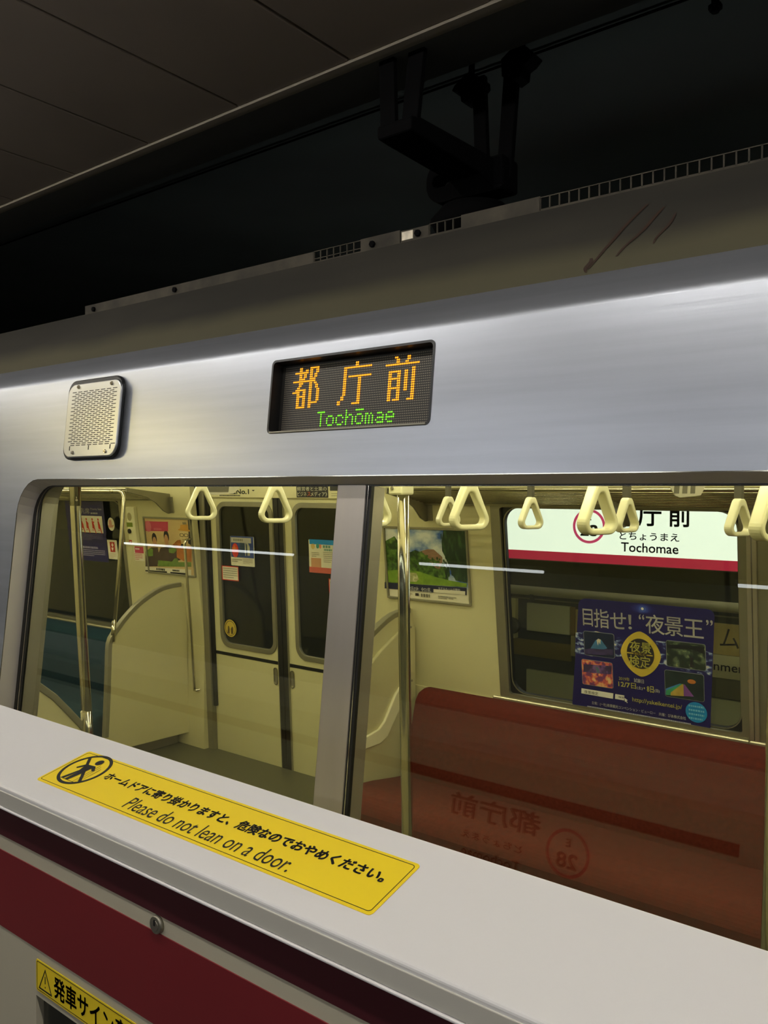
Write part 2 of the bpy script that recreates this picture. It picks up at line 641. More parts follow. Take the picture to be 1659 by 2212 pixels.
# upright flange along the roof edge, with rows of square vent holes
g = G()
YF = (1.548, 1.551)


def fl(x0, x1, z0, z1):
    g.box(x0, x1, YF[0], YF[1], z0, z1)


def vents(x0, n, pitch, low):
    for i in range(n):
        fl(x0 + i * pitch - 0.0013, x0 + i * pitch + 0.0013, 2.336, 2.362)
    x1 = x0 + n * pitch
    fl(x0, x1, 2.361, 2.363)
    if low:
        fl(x0, x1, 2.3425, 2.3445)
        fl(x0, x1, 2.330, 2.3365)
    else:
        fl(x0, x1, 2.330, 2.3385)
    return x1


fl(-2.457, -1.437, 2.330, 2.362)
x = vents(-1.437, 7, 0.0218, True)
fl(x, -1.166, 2.330, 2.3645)
fl(-1.163, -1.083, 2.331, 2.361)
x = vents(-1.083, 4, 0.0212, False)
fl(x, -0.806, 2.330, 2.365)
x = vents(-0.806, 74, 0.0213, False)
fl(x, XR, 2.330, 2.362)
part('vent_flange', g, FLANGE, car, label='stained upright flange with rows of square vent holes')
for bx_, bz in ((-2.404, 2.345), (-1.989, 2.347), (-1.246, 2.346), (-1.113, 2.347)):
    part('bolt', G().tube([(bx_, 1.549, bz), (bx_, 1.541, bz)], 0.0078, 6), BLACKIRON, car)
part('worn_patch', G().box(-1.160, -1.128, 1.5465, 1.549, 2.338, 2.358), mat('worn bare metal', (200, 190, 168), 0.5, 0.2, noise=(40, 0.4)), car, bevel=0.0008, label='worn pale patch of bare metal')
# rust streaks run down the roof edge panel
g = G()
def onroof(q):
    q = min(0.999, max(0.0, q)) * 4
    i = int(q)
    a, b = rp[1 + i], rp[2 + i]
    return (a[0] + (b[0] - a[0]) * (q - i) - 0.0012, a[1] + (b[1] - a[1]) * (q - i) + 0.0012)


for xa, qa, xb, qb, w in ((-0.559, 0.74, -0.627, 0.06, 0.008), (-0.520, 0.66, -0.577, 0.15, 0.008), (-0.493, 0.56, -0.515, 0.22, 0.006), (-0.627, 0.18, -0.633, 0.02, 0.009)):
    prev = None
    for k in range(13):
        f_ = k / 12
        ww = w * (0.3 + 0.7 * math.sin(math.pi * (0.15 + 0.8 * f_)))
        y_, z_ = onroof(qa + (qb - qa) * f_)
        xx = xa + (xb - xa) * f_ + 0.0025 * math.sin(7 * f_ + xa * 40)
        cur = g.pts([(xx - ww / 2, y_, z_), (xx + ww / 2, y_, z_)])
        if prev:
            g.face((prev[0], cur[0], cur[1], prev[1]))
        prev = cur
part('rust_streak', g, mat('rust streak', (44, 26, 12), 0.8, noise=(20, 0.3)), car, label='thin brown rust streaks', stuff=True)

# window: rubber, bright bead, rubber, panes, mullion, inner surround
def inset(d, dt, r):
    return rr(-2.415 + d, -0.99 + d, 1.0 - d, -0.0113 - dt, r)


wf = part('window_frame', G().ring(inset(-0.01, -0.004, 0.10), inset(0.014, 0.0018, 0.084), -0.058, -0.052), RUBBER, car, MN)
part('bright_bead', G().ring(inset(0.014, 0.0018, 0.084), inset(0.0205, 0.0022, 0.080), -0.058, -0.0535), CHROME, wf, MN)
part('inner_rubber', G().ring(inset(0.0205, 0.0022, 0.080), inset(0.0275, 0.0030, 0.076), -0.058, -0.055), RUBBER, wf, MN)
part('window_pane', G().box(-2.395, -1.184, -0.985, -0.010, -0.062, -0.058), GLASS, car, MN)
part('window_pane', G().box(-1.098, 0.985, -0.985, -0.010, -0.062, -0.058), GLASS, car, MN)
mu = part('mullion', G().box(-1.184, -1.104, -0.99, -0.010, -0.118, -0.052), MULLION, car, MN, bevel=0.002)
part('rubber_strip', G().box(-1.104, -1.0905, -0.99, -0.012, -0.064, -0.054), RUBBER, mu, MN)
part('bright_bead', G().box(-1.0985, -1.0965, -0.99, -0.012, -0.064, -0.0525), CHROME, mu, MN)
g = G().plate_hole(XL, -1.80, XR, 0.36, rr(-2.390, -0.965, 0.97, 0.012, 0.075), -0.116, -0.064)
part('inner_surround', g, STEEL_GREY, car, MN, bevel=0.003)
g = G().box(XL, -2.50, -1.78, 0.36, -0.15, -0.136).box(1.06, XR, -1.78, 0.36, -0.15, -0.136)
g.box(-2.5, 1.06, -1.78, -1.0, -0.15, -0.136).box(-2.5, 1.06, 0.02, 0.36, -0.15, -0.136)
part('near_lining', g, CREAM, car, MN)

# inside shell
part('car_floor', G().box(XL, XR, 1.15, 3.72, -0.06, 0.0), CAR_FLOOR, car)
part('car_ceiling', G().box(XL, XR, 1.46, 3.46, 2.12, 2.14).box(XL, XR, 1.425, 1.47, 2.02, 2.14).box(XL, XR, 3.45, 3.62, 2.06, 2.14), CREAM, car)
part('end_wall', G().box(XL - 0.03, XL, 1.2, 3.75, 0, 2.3), CREAM, car)
part('end_wall', G().box(XR, XR + 0.03, 1.2, 3.75, 0, 2.3), CREAM, car)
WALL_T = -0.02
g = G().box(-5.19, -4.405, -1.065, -0.052, -0.04, 0)
part('lining_panel', g, CREAM, car, MF, label='cream wall panel beside the blue seat')
g = G().box(-2.90, -2.107, -1.065, -0.052, -0.04, 0)
part('lining_panel', g, CREAM, car, MF, label='cream wall panel beside the red seat')
g = G().box(XL, -4.405, -0.052, 0.40, -0.04, 0).box(-2.90, XR, -0.052, 0.40, -0.04, 0)
part('lining_panel', g, CREAM, car, MF, label='cream panel above the windows')
part('lower_wall', G().box(XL, -4.405, 3.655, 3.72, 0, 0.70).box(-2.90, XR, 3.655, 3.72, 0, 0.70), CREAM, car)
# far windows: metal surround, inner radiused frame, pane, sill
for (a, b, l) in ((-2.107, -0.912, 'far window right of the park poster'), (-0.872, 0.36, 'far window right of the metal post'), (-6.55, -5.19, 'far window behind the priority seat'), (-7.5, -6.6, 'far window at the left end')):
    w = part('far_window', G().plate_hole(a, -1.032, b, -0.052, rr(a + 0.052, -1.015, b - 0.030, -0.068, 0.015), -0.04, 0.006), STEEL_GREY, car, MF, bevel=0.002, label=l)
    part('inner_frame', G().ring(rr(a + 0.050, -1.02, b - 0.028, -0.066, 0.012), rr(a + 0.068, -1.008, b - 0.040, -0.075, 0.075), -0.035, -0.012), RUBBER, w, MF)
    part('bright_bead', G().ring(rr(a + 0.060, -1.012, b - 0.034, -0.070, 0.078), rr(a + 0.066, -1.009, b - 0.039, -0.074, 0.076), -0.035, -0.011), STEEL_GREY, w, MF)
    part('pane', G().box(a + 0.055, b - 0.03, -1.015, -0.068, -0.030, -0.026), GLASS_FAR, w, MF)
    part('sill', G().box(a - 0.04, b, -1.074, -1.034, -0.02, 0.022), mat('bright sill metal', (206, 200, 176), 0.3, 0.75), w, MF, bevel=0.008, seg=3)
part('window_post', G().box(-0.9115, -0.8925, -1.035, -0.045, -0.02, 0.016).box(-0.8905, -0.8715, -1.035, -0.045, -0.02, 0.016), MULLION, car, MF, bevel=0.003)

# ---- far doorway: jambs and header belong to the car
part('door_jamb', G().box(-4.405, -4.350, -1.86, 0.4, -0.05, 0.035), STEEL_GREY, car, MD, bevel=0.004)
part('door_jamb', G().box(-2.925, -2.885, -1.86, 0.4, -0.05, 0.035), STEEL_GREY, car, MD, bevel=0.004)
part('door_seal', G().box(-4.350, -4.325, -1.45, 0.0, -0.01, 0.020), RUBBER, car, MD)
part('door_header', G().box(-4.35, -2.925, -0.036, 0.42, -0.03, 0.020), CREAM, car, MD, bevel=0.003)


def door_leaf(x0, x1, wx0, wx1, label, hx):
    t = thing('sliding_door', label, 'door', at(MD, (x0 + x1) / 2, -1.75))
    part('panel', G().plate_hole(x0, -1.80, x1, -0.03, rr(wx0, -1.035, wx1, -0.062, 0.085), -0.03, 0.0), CREAM2, t, MD, bevel=0.002)
    part('window_gasket', G().ring(rr(wx0, -1.035, wx1, -0.062, 0.085), rr(wx0 + 0.032, -1.003, wx1 - 0.032, -0.095, 0.058), -0.012, 0.007), STEEL_GREY, t, MD, bevel=0.002)
    for q in range(3):
        xx = wx0 + 0.10 + q * (wx1 - wx0 - 0.2) / 2
        part('screw', G().tube([(xx, -0.078, 0.004), (xx, -0.078, 0.009)], 0.0035, 8), STEEL_DARK, t, MD)
    part('window_pane', G().box(wx0 + 0.02, wx1 - 0.02, -1.015, -0.085, -0.012, -0.007), GLASS_FAR, t, MD)
    part('dark_strip', G().box(x0 + 0.004, x1 - 0.004, -1.092, -1.071, -0.005, 0.002), RUBBER, t, MD)
    h = part('handle', G().ring(rr(hx - 0.0195, -1.225, hx + 0.0195, -1.112, 0.019), rr(hx - 0.012, -1.217, hx + 0.012, -1.120, 0.0118), -0.004, 0.005), CHROME, t, MD, bevel=0.0015)
    part('finger_recess', G().prism(rr(hx - 0.0125, -1.2175, hx + 0.0125, -1.1195, 0.0122), -0.01, 0.0012), STEEL_GREY, h, MD)
    part('kick_plate', G().box(x0, x1, -1.85, -1.80, -0.03, 0.004), STEEL_GREY, t, MD)
    return t


door_leaf(-4.348, -3.7225, -4.2670, -3.7348, 'cream sliding door leaf on the left of the far doorway, with a gold seal on its glass', -3.7575)
door_leaf(-3.6335, -2.925, -3.5694, -3.03, 'cream sliding door leaf half hidden behind the steel mullion, with a paper notice on its glass', -3.6109)
t = thing('door_edge_rubber', 'black rubber meeting edge between the two cream sliding doors', 'rubber edge', at(MD, -3.678, -1.75))
part('rubber_half', G().box(-3.7215, -3.6795, -1.82, -0.035, -0.02, 0.010), RUBBER, t, MD, bevel=0.006)
part('rubber_half', G().box(-3.6785, -3.6345, -1.82, -0.035, -0.02, 0.010), RUBBER, t, MD, bevel=0.006)
part('edge_bead', G().box(-3.7235, -3.7205, -1.82, -0.035, -0.02, 0.012).box(-3.6355, -3.6325, -1.82, -0.035, -0.02, 0.012), GREYEDGE, t, MD)

# ================================================================== things on the outside of the car
# ---- destination display
t = thing('destination_display', 'amber and green dot matrix destination display in the steel above the window', 'display', at(MN, (LED[0] + LED[2]) / 2, LED[1]))
BEZEL = mat('black bezel', (22, 22, 22), 0.35)
part('bezel', G().ring(led_hole, rr(LED[0] + 0.005, LED[1] + 0.005, LED[2] - 0.005, LED[3] - 0.005, 0.009), -0.05, 0.001), BEZEL, t, MN)
part('lip', G().box(LED[0] + 0.008, LED[2] - 0.01, LED[1] + 0.001, LED[1] + 0.005, -0.03, 0.003), STEEL_GREY, t, MN, bevel=0.001)
SCR = mat('dark dot screen', (30, 28, 25), 0.6)
part('screen', G().box(LED[0], LED[2], LED[1], LED[3], -0.040, -0.030), SCR, t, MN)
PX, PY = 0.004545, 0.00489
CX0, CY0 = -1.3179, 0.2185   # leftmost column of the first character, its bar row
g = G()
for c in range(-12, 84):
    for r in range(-18, 26):
        x_, y_ = CX0 + c * PX, CY0 - r * PY
        if LED[0] + 0.014 < x_ < LED[2] - 0.008 and LED[1] + 0.010 < y_ < LED[3] - 0.012:
            g.rect(x_ - 0.0013, y_ - 0.0013, x_ + 0.0013, y_ + 0.0013, -0.0297)
part('unlit_dots', g, mat('unlit grey dots', (128, 120, 104), 0.5), t, MN, stuff=True)
BITMAPS = {
    'miyako': """
....XX.....XXXXXX.
....XX..XX.XX..XX.
.XXXXXXXXX.XX..XX.
....XX.XX..XX.XX..
....XX.XX..XX.XX..
....XXXX...XXXX...
XXXXXXXXXXXXXXX...
....XXX....XX.XX..
....XX.....XX..XX.
...XX......XX..XX.
..XXXXXXX..XX...XX
XXXXX..XX..XX...XX
...XX..XX..XX...XX
...XXXXXX..XX...XX
...XX..XX..XX...XX
...XX..XX..XX...XX
...XX..XX..XXXXXX.
...XX..XX..XX.....
...XXXXXX..XX.....""",
    'cho': """
..........XX........
..........XX........
...XXXXXXXXXXXXXXXXX
...XX...............
...XX...............
...XX...............
...XX.XXXXXXXXXXXXXX
...XX.......XX......
...XX.......XX......
...XX.......XX......
...XX.......XX......
...XX.......XX......
...XX.......XX......
...XX.......XX......
...XX.......XX......
..XX........XX......
..XX........XX......
XX..........XX......
XX.......XXXXX......""",
    'mae': """
.....XX.....XX.....
......XX....XX.....
......XX...XX......
XXXXXXXXXXXXXXXXXXX
...................
...............XX..
..XXXXXXX..XX..XX..
..XX...XX..XX..XX..
..XX...XX..XX..XX..
..XXXXXXX..XX..XX..
..XX...XX..XX..XX..
..XX...XX..XX..XX..
..XX...XX..XX..XX..
..XXXXXXX..XX..XX..
..XX...XX..XX..XX..
..XX...XX......XX..
..XX...XX......XX..
..XX...XX......XX..
..XX.XXXX....XXXX..""",
}
FONT57 = {'T': ('XXXXX', '..X..', '..X..', '..X..', '..X..', '..X..', '..X..'),
          'o': ('.....', '.....', '.XXX.', 'X...X', 'X...X', 'X...X', '.XXX.'),
          'c': ('.....', '.....', '.XXX.', 'X...X', 'X....', 'X...X', '.XXX.'),
          'h': ('X....', 'X....', 'X.XX.', 'XX..X', 'X...X', 'X...X', 'X...X'),
          'O': ('XXXXX', '.....', '.XXX.', 'X...X', 'X...X', 'X...X', '.XXX.'),
          'm': ('.....', '.....', 'XX.X.', 'X.X.X', 'X.X.X', 'X.X.X', 'X.X.X'),
          'a': ('.....', '.....', '.XXX.', '....X', '.XXXX', 'X...X', '.XXXX'),
          'e': ('.....', '.....', '.XXX.', 'X...X', 'XXXXX', 'X....', '.XXX.')}
AMBER = lamp_mat('amber led', (1.0, 0.33, 0.02), 2.1)
LIME = lamp_mat('green led', (0.2, 1.0, 0.03), 2.0)


def dots(rows, col0, row0, rx, ry):
    q = G()
    for r, line in enumerate(rows):
        for c, ch in enumerate(line):
            if ch == 'X':
                q.disc(CX0 + (col0 + c) * PX, CY0 - (row0 + r) * PY, rx, ry, -0.0290, 8)
    return q


for nm, col0, row0 in (('miyako', 0, -6), ('cho', 30, -4 - 2), ('mae', 58, -3 - 3)):
    part('lit_character', dots(BITMAPS[nm].strip('\n').split('\n'), col0, row0, 0.00205, 0.0021), AMBER, t, MN, stuff=True)
q = G()
c0 = 18
r0 = 21 - 6
for i, ch in enumerate('TochOmae'):
    q.add(dots(FONT57[ch], c0 + i * 6, r0, 0.0017, 0.0019))
part('lit_romaji', q, LIME, t, MN, stuff=True)

# ---- speaker
SPX0, SPX1, SPY0, SPY1 = -2.163, -1.908, 0.058, 0.268
t = thing('speaker', 'square stainless speaker grille with slots screwed to the steel side', 'speaker', at(MN, -2.04, 0.06))
part('gasket_box', G().prism(rr(SPX0 - 0.012, SPY0 - 0.004, SPX1 - 0.008, SPY1 + 0.012, 0.035), 0.0, 0.013), RUBBER, t, MN, bevel=0.003)
pl = part('grille_plate', G().prism(rr(SPX0, SPY0, SPX1, SPY1, 0.034, 10), 0.013, 0.020), mat('speaker plate steel', (176, 178, 178), 0.28, 0.85, noise=(8, 0.05)), t, MN, bevel=0.004, seg=3)
g = G()
SLOT = [-2.1406, 0.2431, -1.9273, 0.2416, -2.1400, 0.0925, -1.9285, 0.0920]
nrow = 29
for r in range(nrow):
    f_ = r / (nrow - 1)
    y_ = SLOT[1] + (SLOT[5] - SLOT[1]) * f_
    off = 0.0 if r % 2 == 0 else 0.0145
    nn = 8 if r % 2 == 0 else 7
    for c in range(nn):
        x_ = SLOT[0] + 0.001 + off + c * 0.0276
        if r == nrow - 1:
            x_ = SLOT[0] + 0.0145 + c * 0.0276
        g.prism([(x_ + a, y_ + b) for a, b in ((0, -0.0011), (0.0195, -0.0011), (0.0195, 0.0011), (0, 0.0011))], 0.0195, 0.0204)
part('slots', g, INK, pl, MN, stuff=True)
for a, b in ((-2.1116, 0.2575), (-1.9528, 0.2562), (-2.1107, 0.0720), (-1.9548, 0.0716)):
    s_ = part('screw', G().tube([at(I4, a, b, 0.018), at(I4, a, b, 0.0235)], [0.006, 0.0045], 12), CHROME, t, MN)
    part('screw_slot', G().box(a - 0.0035, a + 0.0035, b - 0.0007, b + 0.0007, 0.0232, 0.0238), INK, s_, MN)
for sx in (SLOT[0] + 0.012, SLOT[0] + 0.105, SLOT[0] + 0.206):
    part('drain_notch', G().box(sx - 0.002, sx + 0.002, SLOT[5] - 0.014, SLOT[5] - 0.002, 0.0195, 0.0204), INK, pl, MN)

# ================================================================== overhead
t = thing('conductor_bracket', 'black iron hanger with two V pairs of bars under the dark tunnel roof', 'bracket', (-1.35, 2.0, 2.70))
MB_ = 0.018


def bar(p0, p1, w, d, name, m=BLACKIRON):
    """flat bar between two points, w across X, d across Y"""
    q = G()
    a, b = Vector(p0), Vector(p1)
    vs = []
    for p in (a, b):
        vs += [(p.x - w / 2, p.y - d / 2, p.z), (p.x + w / 2, p.y - d / 2, p.z), (p.x + w / 2, p.y + d / 2, p.z), (p.x - w / 2, p.y + d / 2, p.z)]
    i = q.pts(vs)
    for f_ in ((3, 2, 1, 0), (4, 5, 6, 7), (0, 1, 5, 4), (1, 2, 6, 5), (2, 3, 7, 6), (3, 0, 4, 7)):
        q.face([i[k] for k in f_])
    return part(name, q, m, t, bevel=0.002)


bar((-1.372, 1.775, 2.70), (-1.379, 1.775, 2.912), 0.050, 0.016, 'post')
bar((-1.312, 1.785, 2.71), (-1.288, 1.785, 2.912), 0.052, 0.016, 'post')
bar((-1.352, 2.22, 2.72), (-1.366, 2.22, 3.035), 0.044, 0.020, 'post')
bar((-1.276, 2.22, 2.70), (-1.250, 2.22, 3.045), 0.048, 0.020, 'post')
for xx in (-1.395, -1.219):
    st = part('stud', G().tube([(xx, 2.22, 3.02), (xx, 2.22, 3.137)], 0.010, 10), BLACKIRON, t)
    part('washer', G().tube([(xx, 2.22, 3.118), (xx, 2.22, 3.137)], [0.017, 0.021], 12), BLACKIRON, st)
part('clamp', G().prism([(-1.450, 3.008), (-1.44, 3.022), (-1.40, 3.045), (-1.385, 3.045), (-1.345, 3.02), (-1.343, 3.0), (-1.395, 2.96), (-1.415, 2.965), (-1.418, 2.985), (-1.43, 3.0)], -0.03, 0.03), BLACKIRON, t, upright(2.22), bevel=0.003)
part('clamp', G().prism([(-1.275, 3.05), (-1.235, 3.075), (-1.19, 3.062), (-1.165, 3.035), (-1.185, 3.018), (-1.205, 3.01), (-1.208, 2.985), (-1.235, 2.975), (-1.272, 3.0)], -0.03, 0.03), BLACKIRON, t, upright(2.22), bevel=0.003)
g = G()
ar = [(1.755, 2.700), (1.755, 2.735), (1.80, 2.745), (2.24, 2.760), (2.26, 2.70), (2.26, 2.664), (2.18, 2.664), (2.10, 2.69), (1.80, 2.697)]
g.prism(ar, -1.400, -1.285).xf(MX)
part('arm', g, BLACKIRON, t, bevel=0.006)
g = G().ring([(1.0 * a, b) for a, b in rr(-1.535, 2.665, -1.39, 2.80, 0.060, 9)], rr(-1.510, 2.715, -1.448, 2.752, 0.018, 9), -0.035, 0.035)
part('eye_plate', g, BLACKIRON, t, upright(2.21), bevel=0.004)
part('base_block', G().box(-1.44, -1.255, 2.17, 2.27, 2.664, 2.765), BLACKIRON, t, bevel=0.01)
t2 = thing('insulator', 'black disc insulator hanging under the iron hanger above the train roof', 'insulator', (-1.38, 2.22, 2.56))
part('shed', G().tube([(-1.385, 2.22, 2.655), (-1.385, 2.22, 2.64), (-1.385, 2.22, 2.60), (-1.385, 2.22, 2.57), (-1.385, 2.22, 2.55)], [0.05, 0.10, 0.135, 0.12, 0.05], 24), BLACKIRON, t2)
part('conductor_clamp', G().box(-1.42, -1.35, 2.19, 2.25, 2.50, 2.56), BLACKIRON, t2, bevel=0.005)
single('conductor_rail', G().box(XL - 3, 4, 2.195, 2.245, 2.44, 2.50), BLACKIRON, 'black rigid conductor rail running along the tunnel above the car roof', 'rail', bevel=0.006)
single('overhead_cable', G().tube([(-16, 2.362, 3.130), (5, 2.362, 3.130)], 0.0042, 8), BLACKIRON, 'thin dark cable running along the tunnel roof past the iron hanger', 'cable')
t = thing('ceiling_stud', 'short dark stud under the tunnel roof at the top right corner', 'stud', (-0.716, 2.40, 3.10))
part('rod', G().tube([(-0.716, 2.40, 3.137), (-0.716, 2.40, 3.088)], 0.011, 10), BLACKIRON, t)
part('nut', G().tube([(-0.716, 2.40, 3.108), (-0.716, 2.40, 3.096)], 0.019, 6), BLACKIRON, t)

# ================================================================== platform barrier
BX0, BX1 = -4.6, 1.5
bar_ = thing('platform_barrier', 'white topped waist high platform barrier with maroon and crimson stripes', 'barrier', (-1.0, 0.78, -0.03))
g = G().prism([(0.684, 1.2325), (0.700, 1.2325), (0.700, 1.225), (0.860, 1.225), (0.867, 1.245), (0.867, 1.310), (0.684, 1.268)], BX0, BX1).xf(MX)
part('top_cap', g, WHITE_TOP, bar_, bevel=0.006, seg=3)
part('fascia', G().box(BX0, BX1, 0.6825, 0.686, 1.236, 1.2605), FASCIA, bar_, bevel=0.001, label='pale grey edge strip below the white top')
part('lower_lip', G().box(BX0, BX1, 0.680, 0.690, 1.2315, 1.2350), WHITE_TOP, bar_, bevel=0.0012, label='thin white lip under the grey edge strip')
part('front_panel', G().box(BX0, -1.254, 0.694, 0.72, -0.03, 1.2285).box(-1.254, BX1, 0.694, 0.72, 0.944, 1.2285).box(-1.254, BX1, 0.71, 0.72, -0.03, 0.944), PANEL, bar_)
part('stripe', G().box(BX0, BX1, 0.6925, 0.6945, 1.1785, 1.2280), MAROON, bar_, label='dark maroon stripe')
part('stripe', G().box(BX0, BX1, 0.6925, 0.6945, 1.0225, 1.1530), CRIMSON, bar_, label='broad crimson stripe')
part('side_window', G().box(-1.250, -0.2, 0.7045, 0.709, 0.30, 0.940), mat('dark smoked pane', (34, 34, 26), 0.2), bar_, bevel=0.001, label='dark smoked window in the barrier front')
part('back_panel', G().box(BX0, BX1, 0.842, 0.860, -0.03, 1.228), FASCIA, bar_)
part('back_stripe', G().box(BX0, -0.441, 0.860, 0.8615, 1.138, 1.163), MAROON, bar_, label='maroon stripe on the track side')
lk = part('lock', G().tube([(-0.9335, 0.694, 1.1655), (-0.9335, 0.688, 1.1655)], [0.0125, 0.0115], 24), STEEL_GREY, bar_, label='round key lock between the stripes')
part('lock_core', G().tube([(-0.9335, 0.6885, 1.1655), (-0.9335, 0.6870, 1.1655)], 0.007, 18), STEEL_DARK, lk)
part('keyhole', G().box(-0.9350, -0.9320, 0.6865, 0.6875, 1.1655, 1.1735), INK, lk)
# station name printed on the track side, mirrored in the car glass
SG = MAROON
MBK = Matrix(((-1, 0, 0, 0), (0, 0, 1, 0.8602), (0, 1, 0, 0), (0, 0, 0, 1)))      # faces the track: local x = -X, local y = Z, local z = +Y
ns = thing('barrier_name_print', 'station name print on the track side of the barrier, mirrored in the car glass', 'print', (-0.93, 0.8625, 1.05))
part('name_kanji', text('都庁前', (0.865, 1.069, 1.109, 1.1215), 0.025, 0.0008), INK, ns, MBK)
part('name_hiragana', text('とちょうまえ', (0.905, 1.024, 1.068, 1.041), 0.012, 0.0008), INK, ns, MBK)
part('name_romaji', text('Tochomae', (0.905, 0.984, 1.063, 1.005), 0.012, 0.0008), INK, ns, MBK)
nb = part('number_ring', G().ring([(0.795 + 0.052 * math.cos(k * math.pi / 20), 1.054 + 0.052 * math.sin(k * math.pi / 20)) for k in range(40)], [(0.795 + 0.045 * math.cos(k * math.pi / 20), 1.054 + 0.045 * math.sin(k * math.pi / 20)) for k in range(40)], 0.0002, 0.0008), PINKINK, ns, MBK)
part('number_text', text('28', (0.770, 1.022, 0.820, 1.055), 0.03, 0.0008, text('E', (0.789, 1.068, 0.801, 1.085), 0.03, 0.0008)), INK, nb, MBK)

# ---- yellow notice on the sloping top
mt = frame(0.867, 1.31, 0)
uu = Vector((0, 1, 0.229)).normalized()
nn_ = Vector((1, 0, 0)).cross(uu)
MT = Matrix(((1, 0, 0, 0), (0, uu.y, nn_.y, 0.867), (0, uu.z, nn_.z, 1.310), (0, 0, 0, 1)))
st = thing('warning_sticker', 'long yellow do not lean notice stuck on the white barrier top', 'sticker', at(MT, -0.94, -0.098))
STX0, STX1, STY0, STY1 = -1.300, -0.583, -0.148, -0.046
part('film', G().prism(rr(STX0, STY0, STX1, STY1, 0.006), 0.0002, 0.0010), YELLOW, st, MT)
part('border', G().ring(rr(STX0 + 0.0045, STY0 + 0.0045, STX1 - 0.0045, STY1 - 0.0045, 0.005), rr(STX0 + 0.0053, STY0 + 0.0053, STX1 - 0.0053, STY1 - 0.0053, 0.0045), 0.0006, 0.0013), INK, st, MT)
part('japanese_line', text('ホームドアに寄り掛かりますと、危険なのでおやめください。', (-1.188, -0.0970, -0.607, -0.0760), 0.042, 0.0014), INK, st, MT)
part('english_line', text('Please do not lean on a door.', (-1.078, -0.136, -0.730, -0.1085), 0.0, 0.0014), INK, st, MT)
icx, icy, icr = -1.2445, -0.0905, 0.0455
ic = part('pictogram', G().ring([(icx + icr * math.cos(k * math.pi / 24), icy + icr * math.sin(k * math.pi / 24)) for k in range(48)], [(icx + (icr - 0.0055) * math.cos(k * math.pi / 24), icy + (icr - 0.0055) * math.sin(k * math.pi / 24)) for k in range(48)], 0.0006, 0.0014), INK, st, MT, label='crossed out figure leaning on a door, in a black ring')
q = G().disc(icx + 0.005, icy + 0.025, 0.0078, 0.0078, 0.0015)
q.poly([(icx - 0.014, icy + 0.012), (icx + 0.010, icy + 0.014), (icx + 0.022, icy + 0.004), (icx + 0.019, icy + 0.000), (icx + 0.009, icy + 0.006), (icx + 0.007, icy - 0.012), (icx + 0.002, icy - 0.034), (icx - 0.006, icy - 0.034), (icx - 0.004, icy - 0.012), (icx - 0.010, icy - 0.034), (icx - 0.018, icy - 0.034), (icx - 0.008, icy - 0.006), (icx - 0.011, icy + 0.005), (icx - 0.020, icy - 0.004), (icx - 0.023, icy - 0.001)], 0.0015)
q.poly([(icx - 0.031, icy + 0.027), (icx - 0.027, icy + 0.031), (icx + 0.031, icy - 0.027), (icx + 0.027, icy - 0.031)], 0.0015)
for k in range(3):
    q.rect(icx + 0.016 + k * 0.006, icy - 0.036 + k * 0.007, icx + 0.0168 + k * 0.006, icy + 0.020 - k * 0.004, 0.0015)
q.rect(icx - 0.028, icy - 0.0355, icx + 0.026, icy - 0.0345, 0.0015)
part('figure', q, INK, ic, MT)

# ---- yellow departure notice on the front
MFR = upright(0.6922)
ds = thing('warning_sticker', 'yellow departure signal notice with a warning triangle on the barrier front, bottom left', 'sticker', (-1.05, 0.692, 0.98))
part('film', G().prism(rr(-1.250, 0.955, -0.62, 1.0065, 0.004), -0.0008, 0.0), YELLOW, ds, MFR)
part('border', G().ring(rr(-1.2475, 0.9575, -0.6225, 1.0040, 0.003), rr(-1.2467, 0.9583, -0.6233, 1.0032, 0.0026), -0.0004, 0.0003), INK, ds, MFR)
def tri(c, s):
    return [(c[0] - s, c[1] - s * 0.86), (c[0] + s, c[1] - s * 0.86), (c[0], c[1] + s)]
part('warning_triangle', G().ring(tri((-1.2225, 0.978), 0.0195), tri((-1.2225, 0.9775), 0.0165), -0.0003, 0.0004).rect(-1.2237, 0.974, -1.2213, 0.986, 0.0004).disc(-1.2225, 0.9685, 0.0014, 0.0014, 0.0004, 10), INK, ds, MFR)
part('japanese_line', text('発車サイン音が鳴ったら', (-1.197, 0.963, -0.845, 0.9985), 0.024, 0.0004), INK, ds, MFR)

# ================================================================== inside the car
# ---- tubes under the car ceiling
TUBE_C = lamp_mat('car tube', (1.0, 0.93, 0.66), CAR_LIGHT)
cl0 = None
for row, y in (('near', 1.76), ('far', 2.93)):
    for i in range(5):
        x = -6.6 + i * 1.72
        lab = 'fluorescent tube under the car ceiling, %s row, %s from the left' % (row, ('first', 'second', 'third', 'fourth', 'fifth')[i])
        if cl0 is None:
            cl0 = thing('fluorescent_lamp', lab, 'lamp', (x, y, 2.09), 'tubes under the car ceiling')
            part('tube', G().tube([(x - 0.8, y, 2.075), (x + 0.8, y, 2.075)], 0.022, 10), TUBE_C, cl0)
            part('fitting', G().box(x - 0.83, x + 0.83, y - 0.05, y + 0.05, 2.10, 2.12), PANEL, cl0)
        else:
            r = cl0.copy()
            COL.objects.link(r)
            r.location = (x, y, 2.09)
            r['label'] = lab
            for ch in list(cl0.children):
                c = ch.copy()
                COL.objects.link(c)
                c.parent = r


def copy_thing(src, loc, rz, label):
    r = src.copy()
    COL.objects.link(r)
    r.location = loc
    r.rotation_euler = (0, 0, rz)
    r['label'] = label
    for ch in list(src.children):
        c = ch.copy()
        COL.objects.link(c)
        c.parent = r
        for g2 in list(ch.children):
            d = g2.copy()
            COL.objects.link(d)
            d.parent = c
    return r


